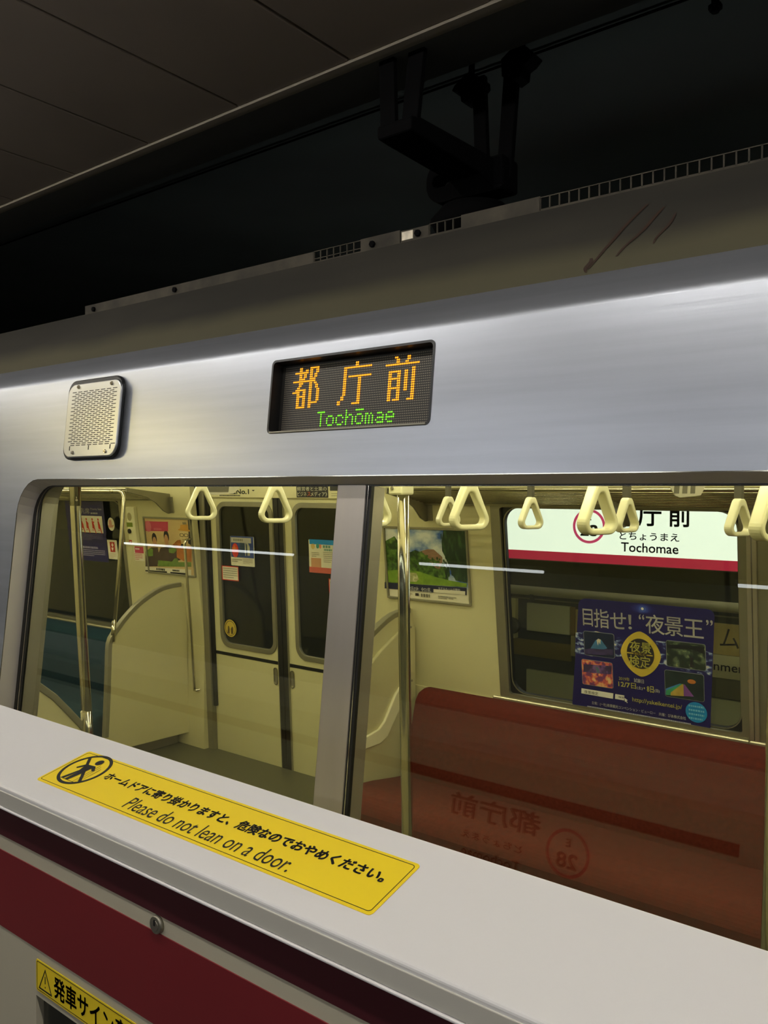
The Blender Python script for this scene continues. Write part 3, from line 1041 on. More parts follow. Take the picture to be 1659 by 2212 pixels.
# ---- hand straps: origin at the bottom of the ring
def strap_outline(w, h, rb, rt):
    """rounded triangle, ccw"""
    pts = []
    for (cx, cy, r, a0, a1) in ((w / 2 - rb, rb, rb, -90, 22), (0, h - rt, rt, 22, 158), (-w / 2 + rb, rb, rb, 158, 270)):
        for k in range(9):
            a = math.radians(a0 + (a1 - a0) * k / 8)
            pts.append((cx + r * math.cos(a), cy + r * math.sin(a)))
    return pts


def make_strap(z_rail, label, group):
    t = thing('hand_strap', label, 'hand strap', (0, 0, 0), group)
    Mz = Matrix(((1, 0, 0, 0), (0, 0, -1, 0), (0, 1, 0, 0), (0, 0, 0, 1)))
    po = strap_outline(0.108, 0.131, 0.028, 0.019)
    pi = [(a, b + 0.0145) for a, b in strap_outline(0.078, 0.088, 0.015, 0.010)]
    part('ring', G().ring(po, pi, -0.018, 0.018), STRAPW, t, Mz, bevel=0.006, seg=3)
    part('belt', G().prism(rr(-0.004, 0.112, 0.004, 0.150 + z_rail, 0.0038), -0.0155, 0.0155), BELT, t, Mz @ Matrix.Rotation(0, 4, 'Y'), bevel=0.001)
    part('belt_sleeve', G().box(-0.0065, 0.0065, 0.128, 0.185, -0.0165, 0.0165), BELT, t, Mz, bevel=0.002)
    part('rail_clip', G().box(-0.014, 0.014, 0.150 + z_rail - 0.012, 0.150 + z_rail + 0.012, -0.02, 0.02), STRAPW, t, Mz, bevel=0.003)
    return t


proto = make_strap(0.23, '', 'hand straps of the near row')
near = [(-2.302, 58, 'hand strap near the left end of the window, in front of the seat partition'), (-1.933, 62, 'hand strap in front of the meeting edges of the cream doors'),
        (-1.526, 60, 'hand strap mostly hidden behind the steel mullion'), (-1.195, 60, 'large hand strap in front of the park poster'),
        (-0.829, 68, 'large hand strap in front of the pink circle on the station sign'), (-0.437, 66, 'large bright hand strap cut by the right edge of the photo')]
for i, (x, a, lab) in enumerate(near):
    loc = (x, 1.9, 1.655)
    if i == 0:
        proto.location, proto.rotation_euler = loc, (0, 0, math.radians(a))
        proto['label'] = lab
    else:
        copy_thing(proto, loc, math.radians(a), lab)
far = [(-1.993, 64, 'small hand strap half hidden behind the large strap by the park poster'), (-1.594, 66, 'small hand strap hanging over the white left part of the station sign'),
       (-1.194, 72, 'small hand strap covering the first kanji of the station sign'), (-0.795, 64, 'small hand strap in front of the metal window post')]
protof = None
for i, (x, a, lab) in enumerate(far):
    loc = (x, 3.0, 1.607)
    if protof is None:
        protof = make_strap(0.26, lab, 'hand straps of the far row')
        protof.location, protof.rotation_euler = loc, (0, 0, math.radians(a))
    else:
        copy_thing(protof, loc, math.radians(a), lab)
single('strap_rail', G().tube([(-7.4, 1.9, 2.035), (1.6, 1.9, 2.035)], 0.014, 12), CHROME, 'chrome rail carrying the near row of hand straps', 'rail')
single('strap_rail', G().tube([(-7.4, 3.0, 2.017), (1.6, 3.0, 2.017)], 0.014, 12), CHROME, 'chrome rail carrying the far row of hand straps', 'rail')

# ---- poles
t = thing('grab_pole', 'thick chrome pole at the end of the near seat, at the left of the window', 'pole', (-2.6, 1.62, 0.85))
part('tube', G().tube([(-2.597, 1.640, 0.84), (-2.603, 1.618, 1.30), (-2.608, 1.600, 1.72), (-2.609, 1.597, 2.10)], 0.0178, 20), CHROME, t)
part('upper_sleeve', G().tube([(-2.6075, 1.6005, 1.705), (-2.609, 1.597, 2.09)], 0.0196, 20), CHROME, t)
part('lower_sleeve', G().tube([(-2.5975, 1.638, 0.83), (-2.600, 1.632, 0.985)], 0.0192, 20), CHROME, t)
part('screw', G().tube([(-2.5895, 1.594, 1.725), (-2.587, 1.593, 1.725)], 0.004, 10), STEEL_DARK, t)
t = thing('grab_pole', 'chrome pole in front of the park poster and the red seat', 'pole', (-1.465, 1.98, 0.0))
part('tube', G().tube([(-1.478, 2.02, 0.0), (-1.471, 2.0, 0.75), (-1.466, 1.975, 1.30), (-1.459, 1.95, 2.10)], 0.0178, 20), CHROME, t)
part('ceiling_socket', G().box(-1.487, -1.435, 1.92, 1.98, 1.748, 1.80), STRAPW, t, bevel=0.006)
part('screw', G().tube([(-1.471, 1.921, 1.768), (-1.471, 1.917, 1.768)], 0.005, 10), STEEL_DARK, t)
t = thing('grab_pole', 'chrome pole at the right edge of the photo in front of the red seat', 'pole', (-0.44, 1.95, 0.0))
part('tube', G().tube([(-0.448, 1.95, 0.0), (-0.437, 1.95, 1.0), (-0.430, 1.95, 2.10)], 0.0178, 20), CHROME, t)
part('ceiling_socket', G().box(-0.456, -0.404, 1.92, 1.98, 1.93, 2.10), STRAPW, t, bevel=0.006)
t = thing('seat_end_rail', 'thin chrome rail rising from the blue seat partition and bending along the rack', 'rail', (-4.585, 3.07, 0.86))
part('tube', G().tube([(-4.575, 3.068, 0.84), (-4.582, 3.12, 1.30), (-4.588, 3.155, 1.66), (-4.590, 3.160, 1.715), (-4.603, 3.160, 1.742), (-4.635, 3.160, 1.752), (-5.2, 3.16, 1.753), (-7.3, 3.16, 1.753)], 0.0125, 16), CHROME, t)
part('lower_sleeve', G().tube([(-4.574, 3.062, 0.80), (-4.577, 3.076, 0.93)], 0.0145, 16), CHROME, t)
part('joint', G().tube([(-4.70, 3.16, 1.753), (-4.73, 3.16, 1.753)], 0.0145, 16), CHROME, t)
t = thing('door_grab_bar', 'slim chrome grab bar on the wall left of the far doors', 'grab bar', (-4.44, 3.60, 0.3))
gb = [at(MF, -4.432, -0.315, 0.0), at(MF, -4.432, -0.318, 0.05), at(MF, -4.435, -0.34, 0.062), at(MF, -4.46, -0.95, 0.062), at(MF, -4.478, -1.35, 0.068)]
part('tube', G().tube(gb, 0.0095, 14), CHROME, t)
part('foot', G().tube([at(MF, -4.478, -1.352, 0.072), at(MF, -4.455, -1.352, 0.072), at(MF, -4.445, -1.352, -0.02)], 0.008, 12), CHROME, t)

# ---- seat end partitions
prof = [(3.66, 0.085), (3.64, 1.124), (3.595, 1.124), (3.52, 1.121), (3.449, 1.111), (3.39, 1.092), (3.338, 1.069), (3.28, 1.040), (3.23, 1.008), (3.18, 0.968), (3.132, 0.924), (3.10, 0.888), (3.068, 0.852), (3.046, 0.822), (3.034, 0.79), (3.030, 0.75), (3.020, 0.5), (3.003, 0.2), (2.998, 0.10), (3.10, 0.098)]


def partition(x, sgn, label, mirror=None):
    t = thing('seat_partition', label, 'partition', (x, 3.3, 0.09), 'seat end partitions')
    ps = [(mirror - a, b) for a, b in prof] if mirror else prof
    if mirror:
        ps = ps[::-1]
    a, b = (x - 0.03, x) if sgn > 0 else (x, x + 0.03)
    part('panel', G().prism(ps[::-1] if not mirror else ps[::-1], a, b, False).xf(MX), CREAM, t, bevel=0.003)
    edge = ps[2:-2] if not mirror else ps[2:-2]
    m = (a + b) / 2
    q = G()
    r = 0.014
    path = [Vector((m, *p)) for p in edge]
    q.tube([(0, 0, 0), (0, 0, 1)], 0.001, 4)
    q = G()
    prev = None
    for i, p in enumerate(path):
        d = (path[min(i + 1, len(path) - 1)] - path[max(i - 1, 0)]).normalized()
        nrm = Vector((0, d.z, -d.y))
        cen = Vector((m, 3.3 if not mirror else mirror - 3.3, 0.5))
        if nrm.dot(p - cen) < 0:
            nrm = -nrm
        w = (b - a) / 2 + 0.004
        k = q.pts([p + Vector((-w, 0, 0)) - nrm * 0.022, p + Vector((-w, 0, 0)) + nrm * 0.006, p + Vector((w, 0, 0)) + nrm * 0.006, p + Vector((w, 0, 0)) - nrm * 0.022])
        if prev:
            for c in range(4):
                e = (c + 1) % 4
                q.face((prev[c], prev[e], k[e], k[c]), c == 1)
        prev = k
    part('edge_trim', q, GREYEDGE, t, bevel=0.003)
    return t


partition(-4.570, 1, 'cream partition with curved grey edge at the end of the blue seat, left of the far doors')
t = partition(-2.660, -1, 'cream partition with curved grey edge at the end of the red seat, behind the mullion')
# padded inner face on the seat side of the red partition: moulded panel with an arm rest curve
pad = [(3.63, 0.10), (3.62, 1.03), (3.50, 1.025), (3.408, 0.985), (3.30, 0.93), (3.217, 0.873), (3.10, 0.77), (3.06, 0.66), (3.04, 0.10)]
part('inner_pad', G().prism(pad[::-1], -2.632, -2.612).xf(MX), CREAM, t, bevel=0.008, seg=3)
arm = [(3.56, 0.735), (3.48, 0.735), (3.43, 0.70), (3.335, 0.575), (3.29, 0.545), (3.10, 0.520), (3.06, 0.50), (3.06, 0.47), (3.30, 0.468), (3.36, 0.49), (3.47, 0.62), (3.56, 0.66)]
part('arm_rest', G().prism(arm, -2.614, -2.598).xf(MX), STRAPW, t, bevel=0.006, seg=3)
for (a, b) in ((3.575, 1.03), (3.585, 0.74)):
    part('screw', G().tube([(-2.632, a, b), (-2.608, a, b)], 0.006, 10), STEEL_DARK, t)
# near partition, low at the left of the window
npf = [(1.38, 0.1), (1.34, 1.20), (1.40, 1.165), (1.454, 1.117), (1.517, 1.062), (1.568, 1.004), (1.617, 0.945), (1.653, 0.890), (1.685, 0.82), (1.70, 0.74), (1.72, 0.10)]
t = thing('seat_partition', 'cream partition with curved grey edge at the lower left corner of the window', 'partition', (-2.6, 1.5, 0.1), 'seat end partitions')
part('panel', G().prism(npf, -2.63, -2.60).xf(MX), CREAM, t, bevel=0.003)
q = G()
prev = None
path = [Vector((-2.615, *p)) for p in npf[1:-1]]
for i, p in enumerate(path):
    d = (path[min(i + 1, len(path) - 1)] - path[max(i - 1, 0)]).normalized()
    nrm = Vector((0, -d.z, d.y))
    if nrm.dot(p - Vector((-2.615, 1.38, 0.5))) < 0:
        nrm = -nrm
    k = q.pts([p + Vector((-0.019, 0, 0)) - nrm * 0.018, p + Vector((-0.019, 0, 0)) + nrm * 0.005, p + Vector((0.019, 0, 0)) + nrm * 0.005, p + Vector((0.019, 0, 0)) - nrm * 0.018])
    if prev:
        for c in range(4):
            e = (c + 1) % 4
            q.face((prev[c], prev[e], k[e], k[c]), c == 1)
    prev = k
part('edge_trim', q, GREYEDGE, t, bevel=0.003)

# ---- bench seats
def bench(x0, x1, m, label):
    t = thing('bench_seat', label, 'seat', ((x0 + x1) / 2, 3.3, 0.0))
    back = [(3.645, 0.245), (3.645, 0.712), (3.585, 0.714), (3.535, 0.70), (3.505, 0.66), (3.475, 0.55), (3.455, 0.45), (3.45, 0.33), (3.45, 0.245)]
    part('backrest', G().prism(back, x0 + 0.05, x1).xf(MX), m, t, bevel=0.022, seg=4)
    cush = [(3.62, 0.14), (3.62, 0.272), (3.44, 0.274), (3.40, 0.280), (3.34, 0.290), (3.2, 0.315), (3.08, 0.330), (3.0, 0.325), (2.955, 0.30), (2.94, 0.26), (2.95, 0.14)]
    part('cushion', G().prism(cush, x0, x1).xf(MX), m, t, bevel=0.03, seg=4)
    part('base', G().box(x0 + 0.02, x1, 3.04, 3.64, 0.0, 0.16), STEEL_DARK, t, bevel=0.005)
    return t


bench(-2.590, 1.2, RED_SEAT, 'long red moquette bench seat under the far window')
bench(-7.4, -4.66, BLUE_SEAT, 'dark blue moquette priority bench seat at the left')

# ---- luggage racks
def rack(x0, x1, brackets, label):
    t = thing('luggage_rack', label, 'rack', ((x0 + x1) / 2, 3.35, 1.69))
    part('front_pipe', G().tube([(x0, 3.215, 1.768), (x1, 3.215, 1.768)], 0.0095, 14), CHROME, t)
    for k in range(9):
        y = 3.245 + 0.033 * k
        z = 1.755 - 0.0068 * k
        part('pipe', G().tube([(x0, y, z), (x1, y, z)], 0.0055, 8), CHROME, t)
    part('back_ledge', G().box(x0, x1, 3.515, 3.56, 1.688, 1.700), STEEL_GREY, t, bevel=0.003)
    for xb in brackets:
        bp = [(3.20, 1.775), (3.20, 1.748), (3.27, 1.733), (3.36, 1.712), (3.43, 1.675), (3.49, 1.620), (3.535, 1.600), (3.56, 1.605), (3.55, 1.735), (3.40, 1.752)]
        br = part('bracket', G().prism(bp, xb - 0.006, xb + 0.006).xf(MX), STEEL_GREY, t, bevel=0.002)
        part('bracket_foot', G().box(xb - 0.006, xb + 0.034, -0.145, -0.035, 0.0, 0.010), STEEL_GREY, br, MF, bevel=0.002)
        for v in (-0.055, -0.092, -0.13):
            part('screw', G().tube([at(MF, xb + 0.018, v, 0.009), at(MF, xb + 0.018, v, 0.013)], 0.005, 8), STEEL_DARK, br)
    return t


rack(-2.50, 1.2, (-2.49, -1.42), 'chrome pipe luggage rack above the red seat window')
rack(-7.4, -4.62, (-4.625, -6.2), 'chrome pipe luggage rack above the priority seat window')

# ---- hanging advert sheets, only their lower edges show under the window head
def sheet(px, y0, y1, zb, label):
    t = thing('hanging_poster', label, 'poster', (px, (y0 + y1) / 2, zb), 'hanging adverts in the aisle')
    ps = [(y0, 2.02), (y0, zb + 0.03), (y0 + 0.04, zb + 0.006), (y0 + 0.09, zb), (y1 - 0.09, zb + 0.004), (y1 - 0.04, zb + 0.006), (y1, zb + 0.03), (y1, 2.02)]
    part('sheet', G().prism(ps, px - 0.001, px + 0.001).xf(MX), PAPER, t)
    q = G()
    for k in range(3):
        a = y0 + 0.03 + k * (y1 - y0 - 0.1) / 3
        q.prism([(a, zb + 0.012), (a + 0.045, zb + 0.012), (a + 0.075, zb + 0.20), (a + 0.03, zb + 0.20)], px - 0.0018, px + 0.0018)
    part('printed_stripe', q.xf(MX), GREYINK, t)
    part('clip_rail', G().box(px - 0.01, px + 0.01, y0, y1, 2.015, 2.05), STEEL_GREY, t)


sheet(-2.80, 2.30, 2.53, 1.740, 'hanging paper advert whose lower edge shows above the left sliding door')
sheet(-0.86, 2.50, 2.83, 1.742, 'hanging paper advert whose lower edge shows above the station sign')

# ================================================================== notices and posters inside
# ---- park poster on the cream wall
t = thing('framed_poster', 'framed park poster with trees, lawn and a tall housing block', 'poster', at(MF, -2.515, -0.585))
x0, x1, y0, y1 = -2.790, -2.247, -0.583, -0.181
part('frame', G().ring(rr(x0, y0, x1, y1, 0.003), rr(x0 + 0.012, y0 + 0.012, x1 - 0.012, y1 - 0.012, 0.002), 0.0, 0.012), GREYEDGE, t, MF, bevel=0.002)
pr = part('print', G().rect(x0 + 0.01, y0 + 0.01, x1 - 0.01, y1 - 0.01, 0.003), PAPER, t, MF)
ix0, ix1 = x0 + 0.013, x1 - 0.014
SKYP = ramp_mat('printed cloudy sky', 7, [(0.0, (36, 78, 160)), (0.42, (52, 96, 176)), (0.52, (170, 186, 206)), (0.62, (226, 228, 226)), (1, (236, 236, 232))], stretch=(1, 1, 1.4))
TREES = ramp_mat('printed foliage', 38, [(0.0, (18, 34, 14)), (0.42, (34, 62, 22)), (0.55, (72, 108, 38)), (0.75, (118, 146, 62))])
DTREES = ramp_mat('printed dark willow', 46, [(0.0, (14, 26, 14)), (0.5, (30, 56, 30)), (0.7, (66, 98, 52))], stretch=(1, 1, 0.3))
LAWN = ramp_mat('printed lawn', 26, [(0.0, (62, 92, 24)), (0.5, (112, 146, 40)), (0.8, (150, 178, 62))])
BLOCK = mat('printed housing block', (146, 112, 92), 0.5, noise=(50, 0.35), stretch=(0.3, 0.3, 1.6))
part('sky', G().rect(ix0, -0.50, ix1, y1 - 0.014, 0.0036), SKYP, pr, MF)
part('housing_block', G().poly([(-2.5538, -0.3131),(-2.5010, -0.2975),(-2.4618, -0.2976),(-2.4105, -0.3355),(-2.4188, -0.4468),(-2.5654, -0.4568)], 0.0042), BLOCK, pr, MF)
part('tree_line', G().poly([(-2.7809, -0.2660),(-2.7150, -0.2364),(-2.6513, -0.3144),(-2.6149, -0.3194),(-2.5813, -0.3058),(-2.5266, -0.3217),(-2.4980, -0.3598),(-2.4690, -0.3910),(-2.4387, -0.4023),(-2.3985, -0.3803),(-2.3774, -0.4050),(-2.3824, -0.4736),(-2.8022, -0.5040)], 0.0048), TREES, pr, MF)
rnd = random.Random(5)
q = G()
for k in range(150):
    f_ = rnd.random()
    q.disc(ix0 + 0.012 + f_ * 0.36, -0.325 - 0.13 * rnd.random() - 0.02 * math.sin(f_ * 9), rnd.uniform(0.005, 0.013), rnd.uniform(0.005, 0.012), 0.0050 + 0.0000015 * k, 9)
part('leaf_clumps', q, TREES, pr, MF, stuff=True)
q = G()
for k in range(120):
    q.disc(ix1 - 0.004 - 0.135 * rnd.random() * (1 if k % 3 else 1.12), -0.20 - 0.24 * rnd.random(), rnd.uniform(0.003, 0.008), rnd.uniform(0.008, 0.02), 0.0062 + 0.0000015 * k, 9)
part('willow_leaves', q, DTREES, pr, MF, stuff=True)
part('lawn', G().poly([(-2.7913, -0.4308),(-2.6556, -0.4156),(-2.5586, -0.4230),(-2.4652, -0.4433),(-2.3735, -0.4567),(-2.2690, -0.4654),(-2.2704, -0.4848),(-2.7972, -0.4967)], 0.0054), LAWN, pr, MF)
part('willow', G().poly([(-2.4080, -0.2511),(-2.3921, -0.1926),(-2.3610, -0.1820),(-2.2455, -0.1785),(-2.2651, -0.4619),(-2.3354, -0.4540),(-2.3621, -0.4040),(-2.3879, -0.3408),(-2.4080, -0.3029)], 0.0060), DTREES, pr, MF)
part('bright_bush', G().poly([(-2.6585, -0.4496),(-2.6240, -0.4305),(-2.5835, -0.4312),(-2.5700, -0.4638),(-2.5873, -0.4784),(-2.6614, -0.4836)], 0.0060), ramp_mat('printed pale flowers', 60, [(0, (90, 110, 50)), (0.5, (170, 170, 120)), (0.7, (220, 214, 180))]), pr, MF)
part('navy_band', G().poly([(-2.8040, -0.4958),(-2.2706, -0.4880),(-2.2733, -0.5268),(-2.8072, -0.5313)], 0.0066), mat('navy band', (30, 34, 62), 0.5), pr, MF)
q = G()
text('江古田の杜、全531邸。', (-2.6573, -0.5342,-2.4935, -0.5048), 0.02, 0.0072, q)
text('モデルルーム公開中', (-2.4468, -0.5099,-2.3121, -0.4963), 0.0, 0.0072, q)
part('white_print', q, WHITEINK, pr, MF)
part('white_label', G().poly([(-2.4781, -0.5103),(-2.2808, -0.5068),(-2.2821, -0.5262),(-2.4795, -0.5276)], 0.0070), PAPER, pr, MF)
q = G()
lines(q, -2.6511, -0.5589,-2.6171, -0.5446, 2, 0.0070, seed=3)
lines(q, -2.5618, -0.5623,-2.4645, -0.5370, 1, 0.0070, 0.7, seed=4)
lines(q, -2.4507, -0.5610,-2.3874, -0.5413, 2, 0.0070, seed=5)
lines(q, -2.3848, -0.5581,-2.3380, -0.5424, 2, 0.0070, seed=6)
part('small_print', q, GREYINK, pr, MF, stuff=True)
part('emblem', G().poly([(-2.6001, -0.5560),(-2.5774, -0.5555),(-2.5762, -0.5406),(-2.5989, -0.5411)], 0.0072), DARKINK, pr, MF)

# ---- cartoon gentleman poster by the doors
t = thing('framed_poster', 'framed poster of three people at a counter, one in a straw hat and glasses', 'poster', at(MF, -4.67, -0.58))
x0, x1, y0, y1 = -4.941, -4.420, -0.580, -0.176
part('frame', G().ring(rr(x0, y0, x1, y1, 0.003), rr(x0 + 0.012, y0 + 0.012, x1 - 0.012, y1 - 0.012, 0.002), 0.0, 0.012), GREYEDGE, t, MF, bevel=0.002)
pr = part('print', G().rect(x0 + 0.01, y0 + 0.01, x1 - 0.01, y1 - 0.01, 0.003), TANINK, t, MF)
Z = 0.0036
part('pink_banner', G().poly([(-4.9236, -0.2102),(-4.6655, -0.2071),(-4.6750, -0.2749),(-4.9333, -0.2796)], Z), PINKINK, pr, MF)
q = G()
lines(q, -4.8317, -0.2700,-4.6966, -0.2541, 1, Z + 0.0008, 0.85, seed=36)
q.disc(-4.8924, -0.2449, 0.032, 0.040, Z + 0.0005)
part('banner_print', q, mat('pale pink print', (214, 112, 130), 0.5), pr, MF)
q = G()

part('hair', G().disc(-4.8379, -0.3324, 0.028, 0.042, Z, 20).disc(-4.7006, -0.3106, 0.029, 0.042, Z, 20).disc(-4.8280, -0.3119, 0.012, 0.012, Z, 12).disc(-4.6984, -0.2906, 0.014, 0.014, Z, 12), DARKINK, pr, MF)
part('faces', G().disc(-4.8373, -0.3543, 0.022, 0.036, Z + 0.0004, 20).disc(-4.7041, -0.3389, 0.023, 0.042, Z + 0.0004, 20), SKIN, pr, MF)
part('jackets', G().poly([(-4.9753, -0.5368),(-4.9569, -0.4293),(-4.8853, -0.3953),(-4.8092, -0.3919),(-4.8046, -0.4287),(-4.7775, -0.3938),(-4.6694, -0.3757),(-4.6107, -0.3962),(-4.5548, -0.4297),(-4.5713, -0.4700),(-4.8290, -0.5112),(-4.8319, -0.5283)], Z + 0.0002), DARKCLOTH, pr, MF)
part('green_sleeves', G().poly([(-4.9581, -0.4362),(-4.8968, -0.3992),(-4.8657, -0.4080),(-4.8738, -0.4559),(-4.9295, -0.4622),(-4.9560, -0.4567)], Z + 0.0006).poly([(-4.6884, -0.3964),(-4.6242, -0.3836),(-4.5958, -0.3988),(-4.6363, -0.4271),(-4.6875, -0.4230)], Z + 0.0006), GREENINK, pr, MF)
part('brown_coat', G().poly([(-4.6480, -0.3714),(-4.5853, -0.3326),(-4.5490, -0.3279),(-4.5369, -0.3797),(-4.4379, -0.3688),(-4.4543, -0.4766),(-4.5366, -0.4747),(-4.6094, -0.4522),(-4.6004, -0.3957)], Z + 0.0008), ORANGEINK, pr, MF)
part('hat_face', G().poly([(-4.5479, -0.2724),(-4.4548, -0.2693),(-4.4613, -0.3115),(-4.4843, -0.3319),(-4.5302, -0.3370),(-4.5551, -0.3183)], Z + 0.0010), mat('pale printed face', (214, 190, 140), 0.5), pr, MF)
part('dark_figure', G().poly([(-4.4513, -0.1823),(-4.4118, -0.1814),(-4.4399, -0.3656),(-4.4718, -0.3476),(-4.4518, -0.2499)], Z + 0.0009), DARKINK, pr, MF)
part('straw_hat', G().poly([(-4.5629, -0.2549),(-4.5423, -0.2527),(-4.5328, -0.2248),(-4.4573, -0.2211),(-4.4551, -0.2548),(-4.4285, -0.2588),(-4.4325, -0.2686),(-4.5591, -0.2630)], Z + 0.0014), mat('printed straw hat', (206, 150, 62), 0.5), pr, MF)
q = G().ring(rr(-4.5495, -0.3051,-4.5094, -0.2841, 0.007), rr(-4.5460, -0.3023,-4.5134, -0.2869, 0.005), Z + 0.001, Z + 0.0018).ring(rr(-4.5042, -0.3054,-4.4631, -0.2845, 0.007), rr(-4.5003, -0.3026,-4.4670, -0.2872, 0.005), Z + 0.001, Z + 0.0018)
q.poly([(-4.5307, -0.3239),(-4.5190, -0.3293),(-4.4979, -0.3227),(-4.5160, -0.3260)], Z + 0.0016)
q.poly([(-4.5522, -0.3804),(-4.5458, -0.3555),(-4.5027, -0.3537),(-4.5116, -0.3786)], Z + 0.0016)
part('glasses_and_tie', q, INK, pr, MF)
part('green_counter', G().poly([(-4.8191, -0.4835),(-4.6662, -0.4852),(-4.6312, -0.4600),(-4.6001, -0.4584),(-4.5940, -0.4844),(-4.4568, -0.4768),(-4.4618, -0.5096),(-4.8265, -0.5280)], Z + 0.0018), GREENINK, pr, MF)
part('bottom_strip', G().poly([(-4.9728, -0.5384),(-4.4648, -0.5294),(-4.4714, -0.5723),(-4.9800, -0.5802)], Z + 0.0020), PAPER, pr, MF)
q = G()
lines(q, -4.8474, -0.5564,-4.6851, -0.5380, 1, Z + 0.0028, 0.85, seed=39)
lines(q, -4.6665, -0.5519,-4.5617, -0.5387, 1, Z + 0.0028, 0.85, seed=34)
q.poly([(-4.9770, -0.5628),(-4.7302, -0.5576),(-4.7322, -0.5695),(-4.9788, -0.5732)], Z + 0.0026).poly([(-4.6937, -0.5586),(-4.5291, -0.5564),(-4.5309, -0.5680),(-4.6955, -0.5698)], Z + 0.0026)
part('bottom_print', q, INK, pr, MF)
q = G()
lines(q, -4.5074, -0.2225,-4.4350, -0.2044, 1, Z + 0.002, 0.85, seed=32)
part('side_print', q, GREYINK, pr, MF)

# ---- emergency intercom and the pink notice under it
t = thing('emergency_intercom', 'narrow cream emergency intercom panel with a green window beside the poster', 'intercom', at(MF, -5.05, -0.37))
part('case', G().prism(rr(-5.104, -0.370, -5.010, -0.108, 0.006), 0.0, 0.028), STRAPW, t, MF, bevel=0.004)
part('speaker_disc', G().disc(-5.0676, -0.1778, 0.026, 0.030, 0.0285), mat('intercom speaker grey', (170, 162, 120), 0.5), t, MF)
part('green_window', G().rect(-5.1096, -0.2511,-5.0383, -0.2189, 0.029), mat('green label', (120, 142, 40), 0.4), t, MF)
part('push_button', G().tube([at(MF, -5.0809, -0.2813, 0.028), at(MF, -5.0809, -0.2813, 0.036)], 0.017, 16), INK, t)
part('red_mark', G().rect(-5.1004, -0.3719,-5.0681, -0.3464, 0.029), REDINK, t, MF)
part('mark_print', G().rect(-5.0941, -0.3682,-5.0862, -0.3558, 0.0296).rect(-5.0835, -0.3695,-5.0745, -0.3536, 0.0296), WHITEINK, t, MF)
t = thing('notice', 'small pink headed notice stuck under the intercom', 'notice', at(MF, -5.015, -0.49))
part('sheet', G().rect(-5.0936, -0.5002,-4.9816, -0.3962, 0.0012), PAPER, t, MF)
part('pink_head', G().rect(-5.0837, -0.4441,-4.9816, -0.3962, 0.002), PINKINK, t, MF)
q = lines(G(), -5.0746, -0.4245,-4.9884, -0.4033, 1, 0.0028, seed=8)
part('head_print', q, WHITEINK, t, MF, stuff=True)
part('body_print', lines(G(), -5.0872, -0.4964,-4.9956, -0.4449, 4, 0.0028, 0.4, seed=9), PINKINK, t, MF, stuff=True)

# ---- stickers on the priority window
t = thing('window_poster', 'dark blue priority seat poster with orange seated figures on the left far window', 'poster', at(MF, -5.65, -0.53))
part('upper_sheet', G().rect(-5.93, -0.3245, -5.4172, -0.075, 0.0012), NAVY, t, MF)
part('lower_sheet', G().rect(-5.93, -0.5347, -5.4253, -0.3245, 0.0012), NAVY, t, MF)
q = G()
text('優先席', (-5.79, -0.1711, -5.6040, -0.1267), 0.01, 0.002, q)
text('Priority Seat', (-5.5884, -0.1461,-5.4450, -0.1248), 0.0, 0.002, q)
lines(q, -5.5909, -0.1726,-5.4569, -0.1586, 1, 0.002, 0.85, seed=40)
part('title', q, GREYEDGE if False else mat('dim white print', (176, 172, 160), 0.5), t, MF)
bx = part('figure_panel', G().rect(-5.86, -0.3146, -5.4508, -0.1863, 0.002), PAPER, t, MF)
for i, cx_ in enumerate((-5.7167, -5.6503, -5.5721, -5.4950)):
    top = -0.2032
    q = G().disc(cx_ - 0.008, top - 0.009, 0.0085, 0.010, 0.0028, 14)
    q.poly([(cx_ - 0.017, top - 0.022), (cx_ - 0.002, top - 0.022), (cx_ + 0.012, top - 0.05), (cx_ + 0.016, top - 0.072), (cx_ + 0.030, top - 0.115), (cx_ + 0.022, top - 0.118), (cx_ + 0.006, top - 0.082), (cx_ - 0.014, top - 0.078)], 0.0028)
    q.rect(cx_ - 0.020, top - 0.092, cx_ + 0.004, top - 0.087, 0.0028)
    if i == 2:
        q.disc(cx_ + 0.010, top - 0.030, 0.006, 0.007, 0.0032, 10)
    if i == 1:
        q.disc(cx_ + 0.004, top - 0.045, 0.011, 0.013, 0.0030, 12)
    part('seated_figure', q, REDINK, bx, MF)
q = G()

lines(q, -5.86, -0.3738, -5.4663, -0.3235, 5, 0.002, 0.38, seed=12)
part('caption_print', q, mat('lilac print', (134, 122, 168), 0.5), t, MF, stuff=True)
q = G()
lines(q, -5.86, -0.4394, -5.4135, -0.4212, 1, 0.002, 0.85, seed=50)
lines(q, -5.86, -0.4991, -5.4570, -0.4437, 4, 0.002, 0.5, seed=13)
part('rule_print', q, mat('pale violet print', (160, 152, 186), 0.5), t, MF, stuff=True)
t = thing('window_sticker', 'round white sticker on the left far window', 'sticker', at(MF, -5.33, -0.24))
part('disc', G().disc(-5.3423, -0.2431, 0.042, 0.049, 0.0012), PAPER, t, MF)
part('print', G().disc(-5.3512, -0.2340, 0.020, 0.026, 0.002, 14).poly([(-5.3790, -0.2692),(-5.3259, -0.2676),(-5.3065, -0.2484),(-5.3807, -0.2504)], 0.002), mat('pale red print', (206, 150, 132), 0.5), t, MF)
t = thing('window_sticker', 'white sticker with a red field, a cross and a heart on the left far window', 'sticker', at(MF, -5.335, -0.43))
part('label', G().rect(-5.4184, -0.5059,-5.2962, -0.3617, 0.0012), PAPER, t, MF)
part('red_field', G().rect(-5.3869, -0.4520,-5.3250, -0.3754, 0.002), mat('mark red', (186, 50, 34), 0.5), t, MF)
cx_, cy_ = -5.3530, -0.3985
hx_, hy_ = -5.3570, -0.4285
